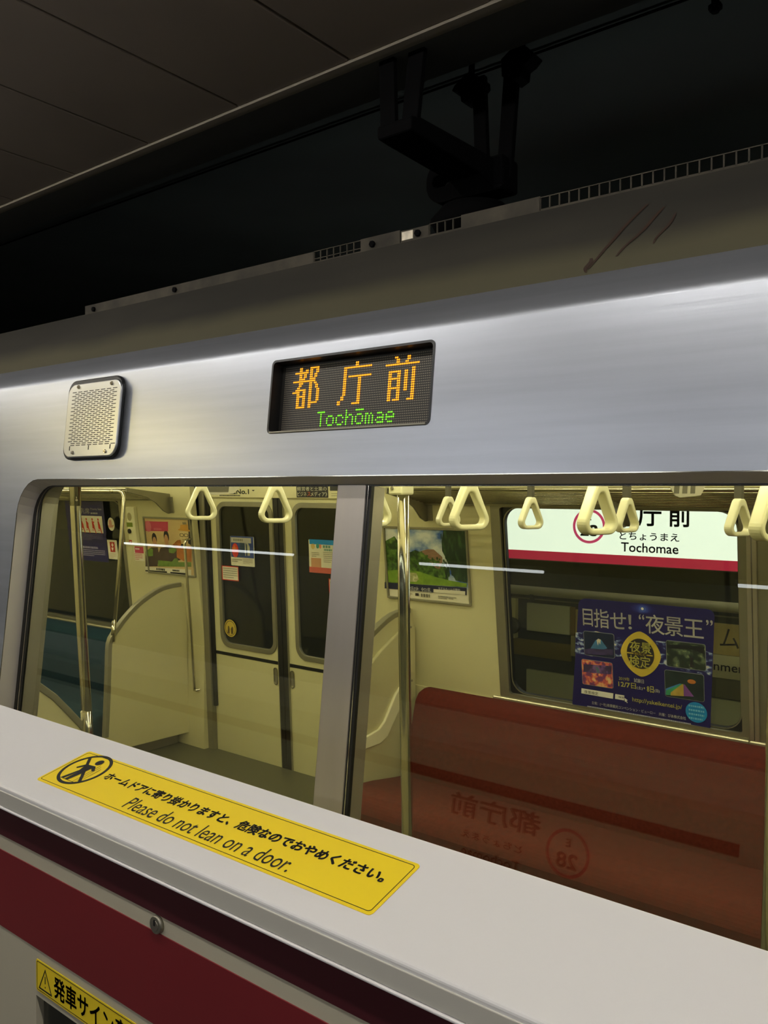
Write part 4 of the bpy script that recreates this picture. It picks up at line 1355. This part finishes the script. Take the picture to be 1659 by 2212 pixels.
q = G().rect(cx_ - 0.0045, cy_ - 0.014, cx_ + 0.0045, cy_ + 0.014, 0.0028).rect(cx_ - 0.0125, cy_ - 0.0045, cx_ + 0.0125, cy_ + 0.0045, 0.0029)
q.disc(hx_ - 0.006, hy_ + 0.004, 0.0065, 0.007, 0.0028, 14).disc(hx_ + 0.006, hy_ + 0.004, 0.0065, 0.007, 0.0029, 14).poly([(hx_ - 0.0122, hy_ + 0.002), (hx_, hy_ - 0.015), (hx_ + 0.0122, hy_ + 0.002)], 0.0030)
part('cross_and_heart', q, WHITEINK, t, MF)
part('small_print', lines(G(), -5.4088, -0.4975,-5.3220, -0.4583, 4, 0.002, 0.3, seed=14), mat('faint print', (190, 160, 130), 0.5), t, MF, stuff=True)

# ---- notices on the door glass
t = thing('window_sticker', 'small red bordered notice low on the left door glass', 'sticker', at(MD, -4.1, -0.57))
part('sheet', G().rect(-4.2325, -0.5842,-4.0696, -0.4888, 0.0012), REDINK, t, MD)
part('field', G().rect(-4.2241, -0.5786,-4.0757, -0.4942, 0.0020), PAPER, t, MD)
part('print', lines(G(), -4.2187, -0.5715,-4.0798, -0.4977, 5, 0.0028, 0.35, seed=15), GREYINK, t, MD, stuff=True)
t = thing('window_sticker', 'advert with a blue tower picture and a red oval on the left door glass', 'sticker', at(MD, -3.98, -0.46))
part('sheet', G().prism(rr(-4.1372, -0.4812,-3.9134, -0.2873, 0.006), 0.0004, 0.0012), PAPER, t, MD)
part('sky', G().rect(-4.1339, -0.4262,-3.9171, -0.2875, 0.0020), mat('printed blue dusk', (44, 66, 136), 0.5, noise=(12, 0.25)), t, MD)
part('title_band', G().rect(-4.1282, -0.3299,-3.9386, -0.2963, 0.0028), mat('pale band print', (176, 172, 168), 0.5), t, MD)
part('title_print', lines(G(), -4.1043, -0.3207,-3.9483, -0.3032, 1, 0.0036, 0.85, seed=39), GREYINK, t, MD)
part('tower', G().poly([(-3.9993, -0.4128),(-3.9988, -0.3214),(-3.9750, -0.3172),(-3.9534, -0.3520),(-3.9520, -0.4104)], 0.0026), mat('printed pale tower', (170, 168, 150), 0.5), t, MD)
part('tower_shade', G().poly([(-3.9898, -0.4123),(-3.9897, -0.3276),(-3.9763, -0.3400),(-3.9756, -0.4116)], 0.0032).poly([(-4.0473, -0.4185),(-4.0445, -0.3282),(-4.0017, -0.3297),(-4.0066, -0.4164)], 0.0030), mat('printed slate tower', (40, 62, 92), 0.5), t, MD)
part('red_oval', G().disc(-4.0899, -0.3811, 0.0315, 0.046, 0.0040), mat('oval red', (206, 52, 44), 0.5), t, MD)
q = G()
lines(q, -4.1042, -0.3603,-4.0745, -0.3491, 1, 0.0048, 0.85, seed=32)
lines(q, -4.1149, -0.3763,-4.0623, -0.3617, 1, 0.0048, 0.85, seed=34)
part('oval_print', q, mat('oval orange print', (234, 150, 60), 0.5), t, MD)
part('small_print', lines(lines(G(), -4.1271, -0.4590,-4.0291, -0.4356, 2, 0.0028, 0.5, seed=16), -4.0214, -0.4663,-3.9297, -0.4303, 5, 0.0028, 0.4, seed=17), GREYINK, t, MD, stuff=True)
t = thing('gold_seal', 'round gold seal low on the left door glass', 'sticker', at(MD, -4.125, -0.9))
part('disc', G().disc(-4.1709, -0.9044, 0.058, 0.058, 0.0012), GOLD, t, MD)
cx_, cy_ = -4.1709, -0.9044
part('rim', G().ring([(cx_ + 0.050 * math.cos(k * math.pi / 16), cy_ + 0.050 * math.sin(k * math.pi / 16)) for k in range(32)], [(cx_ + 0.046 * math.cos(k * math.pi / 16), cy_ + 0.046 * math.sin(k * math.pi / 16)) for k in range(32)], 0.001, 0.002), DARKCLOTH, t, MD)
part('figures', G().poly([(cx_ - 0.03, cy_ - 0.035), (cx_ - 0.022, cy_ + 0.012), (cx_ - 0.012, cy_ + 0.016), (cx_ - 0.006, cy_ - 0.005), (cx_ - 0.008, cy_ - 0.038)], 0.002).poly([(cx_ + 0.006, cy_ - 0.038), (cx_ + 0.004, cy_ - 0.004), (cx_ + 0.018, cy_ + 0.014), (cx_ + 0.028, cy_ + 0.006), (cx_ + 0.026, cy_ - 0.036)], 0.002), mat('seal dark print', (84, 66, 30), 0.5), t, MD)
t = thing('window_sticker', 'paper notice with a blue head and round logos on the right door glass', 'sticker', at(MD, -3.28, -0.46))
part('sheet', G().rect(-3.4347, -0.4783,-3.1855, -0.2855, 0.0012), PAPER, t, MD)
part('blue_head', G().rect(-3.4270, -0.3119,-3.1853, -0.2828, 0.0020), SKYBLUE, t, MD)
part('red_foot', G().rect(-3.4349, -0.4840,-3.1923, -0.4495, 0.0020), mat('foot red', (196, 92, 76), 0.5), t, MD)
part('round_face', G().disc(-3.3995, -0.3238, 0.016, 0.018, 0.0020, 20), mat('badge tan', (206, 178, 110), 0.5), t, MD)
part('teal_disc', G().disc(-3.3606, -0.3209, 0.0125, 0.0155, 0.0024, 20), mat('badge teal', (62, 142, 140), 0.5), t, MD)
part('salmon_disc', G().disc(-3.3401, -0.3224, 0.0105, 0.0135, 0.0020, 20), mat('badge salmon', (226, 138, 106), 0.5), t, MD)
part('portrait', G().rect(-3.4181, -0.4491,-3.3365, -0.3942, 0.0020), SKIN, t, MD)
q = G()
lines(q, -3.3186, -0.3320,-3.2250, -0.3139, 1, 0.0024, 0.85, seed=36)
lines(q, -3.3100, -0.3491,-3.2289, -0.3349, 1, 0.0024, 0.85, seed=37)
part('headline', q, mat('headline teal', (96, 142, 132), 0.5), t, MD)
part('small_print', lines(lines(G(), -3.3162, -0.4196,-3.2297, -0.3523, 6, 0.0024, 0.35, seed=18), -3.4115, -0.3894,-3.3496, -0.3580, 3, 0.0024, 0.4, seed=19), GREYINK, t, MD, stuff=True)
t = thing('window_sticker', 'red bordered notice on the right door glass beside the mullion', 'sticker', at(MD, -3.2, -0.58))
part('sheet', G().rect(-3.2824, -0.5991,-3.1805, -0.5117, 0.0012), REDINK, t, MD)
part('field', G().rect(-3.2748, -0.5930,-3.1843, -0.5174, 0.0020), PAPER, t, MD)
part('print', lines(G(), -3.2707, -0.5843,-3.1883, -0.5259, 4, 0.0028, 0.4, seed=20), GREENINK, t, MD, stuff=True)
t = thing('door_label', 'tiny printed label between the gasket and the edge of the left door', 'label', at(MD, -3.75, -0.3))
part('film', G().rect(-3.7707, -0.3011,-3.7181, -0.2597, 0.0008), mat('clear film', (196, 190, 148), 0.4), t, MD)
part('print', lines(G(), -3.7668, -0.2779,-3.7208, -0.2686, 1, 0.0014, 0.6, seed=21), GREYINK, t, MD, stuff=True)

# ---- adverts on the header over the doors
MH = MD @ Matrix.Translation((0, 0, 0.0205))
t = thing('header_advert', 'white advert strip with heavy black lettering over the left door', 'advert', at(MD, -4.0, -0.03))
part('sheet', G().rect(-4.26, -0.032, -3.80, 0.12, 0.0005), CREAM, t, MH)
q = G()
text('No.1', (-4.0382, -0.0125,-3.9187, 0.0194), 0.04, 0.0012, q)
q.poly([(-4.1055, -0.0128),(-4.0429, -0.0126),(-4.0425, -0.0041),(-4.1053, -0.0086)], 0.0012)
lines(q, -4.2020, -0.0278,-3.9230, -0.0165, 1, 0.0012, 0.85, seed=48)
q.poly([(-3.8935, 0.0146),(-3.8636, 0.0147),(-3.8792, 0.0051)], 0.0012)
part('lettering', q, INK, t, MH)
t = thing('header_advert', 'black advert strip with pale katakana over the right door', 'advert', at(MD, -3.34, -0.03))
part('sheet', G().rect(-3.5015, -0.0306,-3.2449, 0.12, 0.0005), mat('advert black', (26, 24, 30), 0.4), t, MH)
q = G()
text('経営者と士業の', (-3.4947, 0.0097,-3.2560, 0.0343), 0.012, 0.0012, q)
text('ビジネ', (-3.4946, -0.0227,-3.4190, 0.0036), 0.012, 0.0012, q)
text('メディア》', (-3.3852, -0.0235,-3.2543, 0.0040), 0.012, 0.0012, q)
part('lettering', q, PAPER, t, MH)
part('red_letter', text('ス', (-3.4122, -0.0218,-3.3871, 0.0029), 0.012, 0.0012), mat('advert red', (216, 92, 66), 0.5), t, MH)
t = thing('header_advert', 'second dark advert strip cut by the mullion', 'advert', at(MD, -3.1, -0.03))
part('sheet', G().rect(-3.2310, 0.0103, -3.0, 0.12, 0.0005), mat('advert black', (26, 24, 30), 0.4), t, MH)
part('small_print', lines(G(), -3.2203, -0.0252,-3.1662, 0.0013, 2, 0.0006, 0.3, seed=22), GREYINK, t, MH, stuff=True)


def KP(p):
    """night view poster: poster grid units to window plane metres"""
    a, b = p[0] / 1000, p[1] / 1000
    c = ((-1.7275, -0.4484), (-1.2759, -0.4141), (-1.7501, -0.9148), (-1.2894, -0.8457))
    return tuple((c[0][i] * (1 - a) + c[1][i] * a) * (1 - b) + (c[2][i] * (1 - a) + c[3][i] * a) * b for i in (0, 1))

# ---- night view certificate poster on the far window
t = thing('window_poster', 'dark blue night view examination poster with a gold crest on the far window', 'poster', at(MF, -1.36, -1.0))
def quad_rr(tl, tr, br, bl, r):
    out = []
    for a, b in rr(0, 0, 1, 1, r):
        out.append(tuple((tl[i] * (1 - a) + tr[i] * a) * b + (bl[i] * (1 - a) + br[i] * a) * (1 - b) for i in (0, 1)))
    return out


part('sheet', G().prism(quad_rr((-1.6575, -0.4910), (-1.0440, -0.4895), (-1.0757, -1.0416), (-1.7175, -1.0360), 0.055), 0.0006, 0.0016), NAVY, t, MF)
CITY = ramp_mat('printed city lights', 34, [(0.0, (24, 20, 70)), (0.47, (30, 26, 92)), (0.54, (78, 92, 150)), (0.61, (170, 186, 214)), (0.7, (226, 206, 150))], stretch=(1, 1, 1.6), detail=10)
part('city_lights', G().poly([(-1.6805, -0.6592),(-1.5796, -0.6413),(-1.4751, -0.6587),(-1.2834, -0.6540),(-1.1595, -0.6564),(-1.0568, -0.6814),(-1.0629, -0.7782),(-1.1627, -0.7755),(-1.2866, -0.7582),(-1.4605, -0.7460),(-1.5988, -0.7638),(-1.6891, -0.7616)], 0.0020), CITY, t, MF)
for k, (rad, c) in enumerate(((0.062, (34, 30, 104)), (0.050, (38, 38, 118)), (0.038, (44, 50, 136)), (0.027, (52, 66, 158)), (0.017, (72, 96, 190)))):
    part('spotlight', G().disc(-1.3555, -0.5149, rad, min(rad * 0.8, 0.0225 - 0.001 * k), 0.0020 + k * 0.0002, 28), mat('printed blue glow %d' % k, c, 0.4), t, MF)
part('spot', G().disc(-1.3555, -0.5140, 0.006, 0.006, 0.0031, 16), WHITEINK, t, MF)
q = G()
for s_, a, b in (('目', (208, 388), (308, 222)), ('指', (330, 408), (482, 228)), ('せ', (502, 418), (662, 262)), ('！', (690, 428), (720, 280)), ('“', (795, 325), (848, 278)), ('夜', (865, 470), (1045, 288)), ('景', (1052, 492), (1222, 312)), ('王', (1235, 508), (1415, 338)), ('”', (1440, 388), (1500, 338))):
    text(s_, (*KP(a), *KP(b)), 0.006, 0.0026, q)
part('headline', q, WHITEINK, t, MF)
# crest
cx_, cy_ = -1.3714, -0.7244
cr = part('crest', G().prism([(cx_ + 0.092 * math.copysign(abs(math.cos(a)) ** 1.25, math.cos(a)), cy_ + 0.104 * math.copysign(abs(math.sin(a)) ** 1.25, math.sin(a))) for a in [k * math.pi / 24 for k in range(48)]], 0.0016, 0.0030), GOLD, t, MF)
part('crest_disc', G().disc(cx_, cy_ + 0.002, 0.063, 0.070, 0.0036, 36), DARKINK, cr, MF)
q = G()
text('夜景', (*(-1.4194, -0.7177), *(-1.3211, -0.6663)), 0.01, 0.0044, q)
text('検定', (*(-1.4254, -0.7867), *(-1.3258, -0.7312)), 0.01, 0.0044, q)
part('crest_lettering', q, LIMEINK, cr, MF)
q = G()
text('観光士', (*(-1.3987, -0.7301), *(-1.3473, -0.7174)), 0.01, 0.0044, q)
q.rect(*(-1.4330, -0.7265), *(-1.4028, -0.7209), 0.0044).rect(*(-1.3433, -0.7274), *(-1.3153, -0.7220), 0.0044)
lines(q, *(-1.3882, -0.6444), *(-1.3414, -0.6313), 1, 0.0036, 0.85, seed=34)
part('crest_small_lettering', q, GOLD, cr, MF)
PH = [('mountain_photo', (222, 700), (540, 480)), ('flower_photo', (200, 1012), (525, 785)), ('bridge_photo', (1070, 820), (1435, 590)), ('rainbow_photo', (1055, 1142), (1420, 912))]
phs = {}
for nm, a, b in PH:
    A, B = KP(a), KP(b)
    fr_ = part(nm, G().prism(rr(A[0], A[1], B[0], B[1], 0.010), 0.0016, 0.0030), mat('photo rim', (120, 124, 134), 0.5), t, MF)
    base = {'mountain_photo': mat('photo dusk', (22, 34, 66), 0.5, noise=(14, 0.3)), 'flower_photo': ramp_mat('photo flowers', 40, [(0, (60, 40, 60)), (0.42, (120, 60, 110)), (0.52, (206, 96, 84)), (0.62, (222, 170, 120)), (0.8, (226, 200, 150))]), 'bridge_photo': ramp_mat('photo night park', 36, [(0, (18, 20, 22)), (0.5, (40, 52, 44)), (0.64, (96, 112, 90)), (0.8, (190, 184, 120))]), 'rainbow_photo': mat('photo night', (30, 44, 46), 0.5, noise=(20, 0.4))}[nm]
    part('image', G().prism(rr(A[0] + 0.0022, A[1] + 0.0022, B[0] - 0.0022, B[1] - 0.0022, 0.008), 0.0020, 0.0034), base, fr_, MF)
    phs[nm] = fr_
fr_ = phs['mountain_photo']
part('mountain', G().poly([KP(p) for p in ((285, 640), (345, 545), (375, 530), (405, 540), (470, 630), (400, 650))], 0.0040), mat('photo blue mountain', (62, 112, 160), 0.5, noise=(40, 0.2)), fr_, MF)
part('snow', G().poly([KP(p) for p in ((355, 545), (375, 528), (402, 540), (395, 590), (380, 560), (372, 600))], 0.0046), mat('photo snow', (206, 196, 180), 0.5), fr_, MF)
part('foreground', G().poly([KP(p) for p in ((228, 690), (228, 640), (300, 630), (400, 640), (530, 640), (532, 705), (400, 700))], 0.0043), mat('photo purple lawn', (64, 54, 100), 0.5, noise=(40, 0.3)), fr_, MF)
fr_ = phs['flower_photo']
part('night_sky', G().poly([KP(p) for p in ((212, 880), (215, 798), (518, 818), (514, 905), (400, 900), (300, 890))], 0.0040), ramp_mat('photo teal violet', 30, [(0, (30, 34, 46)), (0.45, (66, 50, 92)), (0.6, (120, 84, 150)), (0.8, (60, 120, 110))]), fr_, MF)
fr_ = phs['rainbow_photo']
for i, (c, a, b) in enumerate((((60, 120, 190), 1062, 1110), ((60, 150, 110), 1066, 1160), ((176, 150, 70), 1110, 1240), ((120, 70, 150), 1235, 1330))):
    part('flower_band', G().poly([KP(p) for p in ((a - 0, 1060 + 20 * i), (1195 + 12 * i, 1005 + 3 * i), (1207 + 12 * i, 1005 + 3 * i), (b + 0, 1128 + 6 * i), (a, 1120 + 6 * i))], 0.0040 + 0.0003 * i), mat('photo band %d' % i, c, 0.5, noise=(40, 0.15)), fr_, MF)
part('orange_tree', G().disc(*(-1.1476, -0.8180), 0.018, 0.010, 0.0044, 14), ORANGEINK, fr_, MF)
fr_ = phs['bridge_photo']
part('windmill', G().poly([KP(p) for p in ((1290, 830), (1298, 740), (1280, 700), (1288, 698), (1306, 735), (1330, 722), (1318, 760), (1330, 836))], 0.0040), DARKINK, fr_, MF)
part('dark_sky', G().poly([KP(p) for p in ((1082, 630), (1085, 588), (1425, 612), (1422, 690), (1300, 640))], 0.0039), mat('photo black sky', (22, 24, 30), 0.5), fr_, MF)
q = G()
text('2019年', (*(-1.4774, -0.8595), *(-1.4261, -0.8412)), 0.01, 0.0026, q)
text('12/7日', (*(-1.4805, -0.8910), *(-1.3973, -0.8641)), 0.02, 0.0026, q)
text('・8日', (*(-1.3620, -0.8964), *(-1.3165, -0.8664)), 0.02, 0.0026, q)
text('http://yakeikentei.jp/', (*(-1.4169, -0.9565), *(-1.1923, -0.9311)), 0.012, 0.0026, q)
part('date_lettering', q, LIMEINK, t, MF)
q = G()
text('試験日', (*(-1.4059, -0.8596), *(-1.3601, -0.8399)), 0.015, 0.0026, q)
text('(土)', (*(-1.3938, -0.8916), *(-1.3670, -0.8750)), 0.0, 0.0026, q)
text('(日)', (*(-1.3131, -0.8931), *(-1.2904, -0.8773)), 0.0, 0.0026, q)
q.poly([KP(p) for p in ((190, 1056), (533, 1112), (530, 1170), (188, 1110))], 0.0026)
q.poly([KP(p) for p in ((553, 1118), (648, 1134), (646, 1187), (551, 1170))], 0.0026)
q.poly([KP(p) for p in ((650, 1160), (655, 1205), (664, 1196), (676, 1216), (682, 1212), (670, 1190), (684, 1186))], 0.0030)
text('主催：(一社)夜景観光コンベンション・ビューロー　共催：ぴあ株式会社', ((-1.6149, -1.0055)[0], (-1.6147, -0.9999)[1], (-1.1766, -0.9880)[0], (-1.6139, -0.9822)[1]), 0.012, 0.0026, q)
part('white_lettering', q, WHITEINK, t, MF)
part('small_print', lines(G(), (-1.6379, -1.0094)[0], (-1.6159, -1.0289)[1], (-1.1550, -1.0230)[0], (-1.6377, -1.0056)[1], 2, 0.0026, 0.5, seed=25), mat('grey blue print', (176, 176, 196), 0.5), t, MF, stuff=True)
q = G()
text('夜景検定', (*(-1.6496, -0.9499), *(-1.5803, -0.9334)), 0.0, 0.0034, q)
text('検索', (*(-1.4817, -0.9459), *(-1.4533, -0.9359)), 0.0, 0.0034, q)
part('search_lettering', q, INK, t, MF)
part('cyan_disc', G().disc(-1.1317, -0.9543, 0.046, 0.046, 0.0026, 32), SKYBLUE, t, MF)
part('disc_print', lines(G(), *(-1.1644, -0.9923), *(-1.0979, -0.9186), 4, 0.0032, 0.45, seed=26), mat('disc pale print', (110, 180, 226), 0.5), t, MF, stuff=True)

# ================================================================== across the track
# ---- backlit station sign
MS = upright(4.45)
t = thing('station_sign', 'white backlit station name sign with a crimson band seen through the far window', 'sign', (-1.5, 4.45, 1.35))
part('case', G().box(-2.80, 0.4, 4.452, 4.56, 1.345, 1.86), mat('sign case', (120, 118, 112), 0.5, 0.3), t, bevel=0.004)
SF = bpy.data.materials.new('sign face')
SF.use_nodes = True
b_ = SF.node_tree.nodes['Principled BSDF']
b_.inputs['Base Color'].default_value = (0.9, 0.92, 0.92, 1)
b_.inputs['Emission Color'].default_value = (0.93, 1.0, 0.98, 1)
b_.inputs['Emission Strength'].default_value = SIGN_LIGHT
fc = part('lit_face', G().box(-2.79, 0.39, 4.448, 4.452, 1.404, 1.85), SF, t)
part('crimson_band', G().box(-2.79, 0.39, 4.4475, 4.452, 1.352, 1.405), mat('sign crimson', (206, 40, 78), 0.4, emit=0.95), t)
q = G()
text('都', (-1.872, 1.571, -1.748, 1.700), 0.022, 0.0032, q)
text('庁', (-1.706, 1.571, -1.574, 1.700), 0.022, 0.0032, q)
text('前', (-1.538, 1.571, -1.419, 1.700), 0.022, 0.0032, q)
SINK = mat('sign ink', (20, 36, 40), 0.5)
part('name_kanji', q, SINK, t, MS)
part('name_hiragana', text('とちょうまえ', (-1.809, 1.492, -1.478, 1.535), 0.016, 0.0032), mat('sign ink light', (40, 62, 66), 0.5), t, MS)
part('name_romaji', text('Tochomae', (-1.800, 1.4255, -1.482, 1.4775), 0.016, 0.0032), mat('sign ink light', (40, 62, 66), 0.5), t, MS)
def circ(cx, cy, r, n=48):
    return [(cx + r * math.cos(2 * math.pi * k / n), cy + r * math.sin(2 * math.pi * k / n)) for k in range(n)]
nr = part('number_ring', G().ring(circ(-1.9915, 1.561, 0.0985), circ(-1.9915, 1.561, 0.0835), 0.002, 0.0034), mat('sign pink', (236, 74, 134), 0.4, emit=1.0), t, MS)
q = text('28', (-2.045, 1.504, -1.938, 1.570), 0.04, 0.0032)
text('E', (-2.006, 1.595, -1.977, 1.632), 0.03, 0.0032, q)
part('number_text', q, SINK, nr, MS)
# ---- added hooded tube light, unseen above the window head, to brighten the wall boards
for x0, x1, lab in ((-2.0, -0.9, 'added unseen hooded lamp brightening the track wall boards, left one'), (-0.6, 0.9, 'added unseen hooded lamp brightening the track wall boards, right one')):
    t = thing('added_fill_lamp', lab, 'lamp', ((x0 + x1) / 2, 4.2, 2.25), 'added fill lamps for the track wall')
    part('hood', G().prism([(3.85, 2.16), (3.89, 2.25), (4.36, 2.25), (4.62, 2.25), (4.62, 2.235), (4.36, 2.235), (3.90, 2.235), (3.862, 2.155)], x0 - 0.03, x1 + 0.03).xf(MX), FASCIA, t)
    part('tube', G().tube([(x0, 3.95, 2.20), (x1, 3.95, 2.20)], 0.016, 10), lamp_mat('added fill tube', (1.0, 0.95, 0.8), 14.0), t)
# ---- wall under the sign: pipe, boards, painted bands
ws = mat('pale wall board', (206, 204, 174), 0.5, noise=(2, 0.04))
t = thing('wall_pipe', 'thick grey pipe running along the track wall below the sign', 'pipe', (-1.5, 4.40, 1.16))
part('tube', G().tube([(-2.95, 4.40, 1.170), (5.5, 4.40, 1.170)], 0.027, 18), mat('grey pipe', (196, 190, 160), 0.4, noise=(3, 0.1)), t)
part('thin_tube', G().tube([(-2.95, 4.40, 1.122), (5.5, 4.40, 1.122)], 0.004, 8), GREYEDGE, t)
part('bracket', G().box(-2.33, -2.31, 4.38, 4.62, 1.11, 1.15).box(-0.33, -0.31, 4.38, 4.62, 1.11, 1.15), SOOT, t)
mb = upright(4.60)
t = thing('wall_board', 'pale grey wall board across the track left of the night view poster', 'board', (-2.32, 4.6, 0.89))
part('board', G().box(-2.466, -2.176, 4.598, 4.62, 0.894, 1.066), ws, t, bevel=0.002)
part('yellow_edge', G().box(-2.174, -2.142, 4.597, 4.62, 0.896, 1.066), mat('ochre edge', (132, 106, 54), 0.5), t)
part('white_edge', G().box(-2.168, -2.142, 4.597, 4.62, 0.772, 0.893), mat('pale edge', (176, 166, 128), 0.5), t)
single('wall_board', G().box(-2.466, -1.40, 4.598, 4.62, 0.20, 0.652), ws, 'large pale wall board low across the track, left half', 'board', bevel=0.002)
single('wall_board', G().box(-1.395, 1.6, 4.598, 4.62, 0.20, 0.645), ws, 'large pale wall board low across the track, right of the night view poster', 'board', bevel=0.002)
single('wall_band', G().box(-2.62, -2.17, 4.602, 4.62, 0.735, 0.835), mat('olive band', (134, 118, 58), 0.6, noise=(3, 0.1)), 'olive band on the track wall between the pale boards', 'wall band')
single('wall_band', G().box(-2.14, 1.6, 4.604, 4.62, 0.652, 0.757), mat('dim olive band', (124, 120, 92), 0.6, noise=(3, 0.1)), 'dim olive band on the track wall under the platform wording', 'wall band')
t = thing('wall_sign', 'ochre wall sign with one dark katakana stroke and black English lettering on white below', 'sign', (-1.3, 4.6, 0.76))
part('ochre_board', G().box(-2.14, -0.45, 4.597, 4.62, 0.887, 1.053), mat('ochre sign', (206, 182, 116), 0.5, noise=(3, 0.04)), t, bevel=0.002)
part('white_board', G().box(-2.14, -0.45, 4.597, 4.62, 0.760, 0.885), mat('pale sign', (226, 218, 182), 0.5, noise=(3, 0.03)), t, bevel=0.002)
part('katakana', text('ム', (-1.306, 0.928, -1.207, 1.030), 0.0, 0.0038), DARKINK, t, mb)
part('english_lettering', text('nment', (-1.336, 0.800, -1.150, 0.838), 0.012, 0.0038), DARKINK, t, mb)
t = thing('wall_fixture', 'cream plate with a round dark cap at the left edge of the far window', 'fixture', (-2.58, 4.6, 0.85))
part('plate', G().box(-2.68, -2.536, 4.58, 4.62, 0.838, 1.090), mat('cream plate', (214, 204, 150), 0.5), t, bevel=0.004)
part('round_cap', G().tube([(-2.556, 4.585, 0.918), (-2.556, 4.54, 0.918)], [0.052, 0.050], 28), mat('grey cap', (92, 92, 80), 0.5), t)
part('cable_loop', G().tube([(-2.64, 4.575, 1.06), (-2.600, 4.57, 1.04), (-2.59, 4.57, 1.00), (-2.575, 4.57, 0.985), (-2.555, 4.57, 0.96)], 0.007, 8), mat('grey cable', (120, 116, 96), 0.5), t)
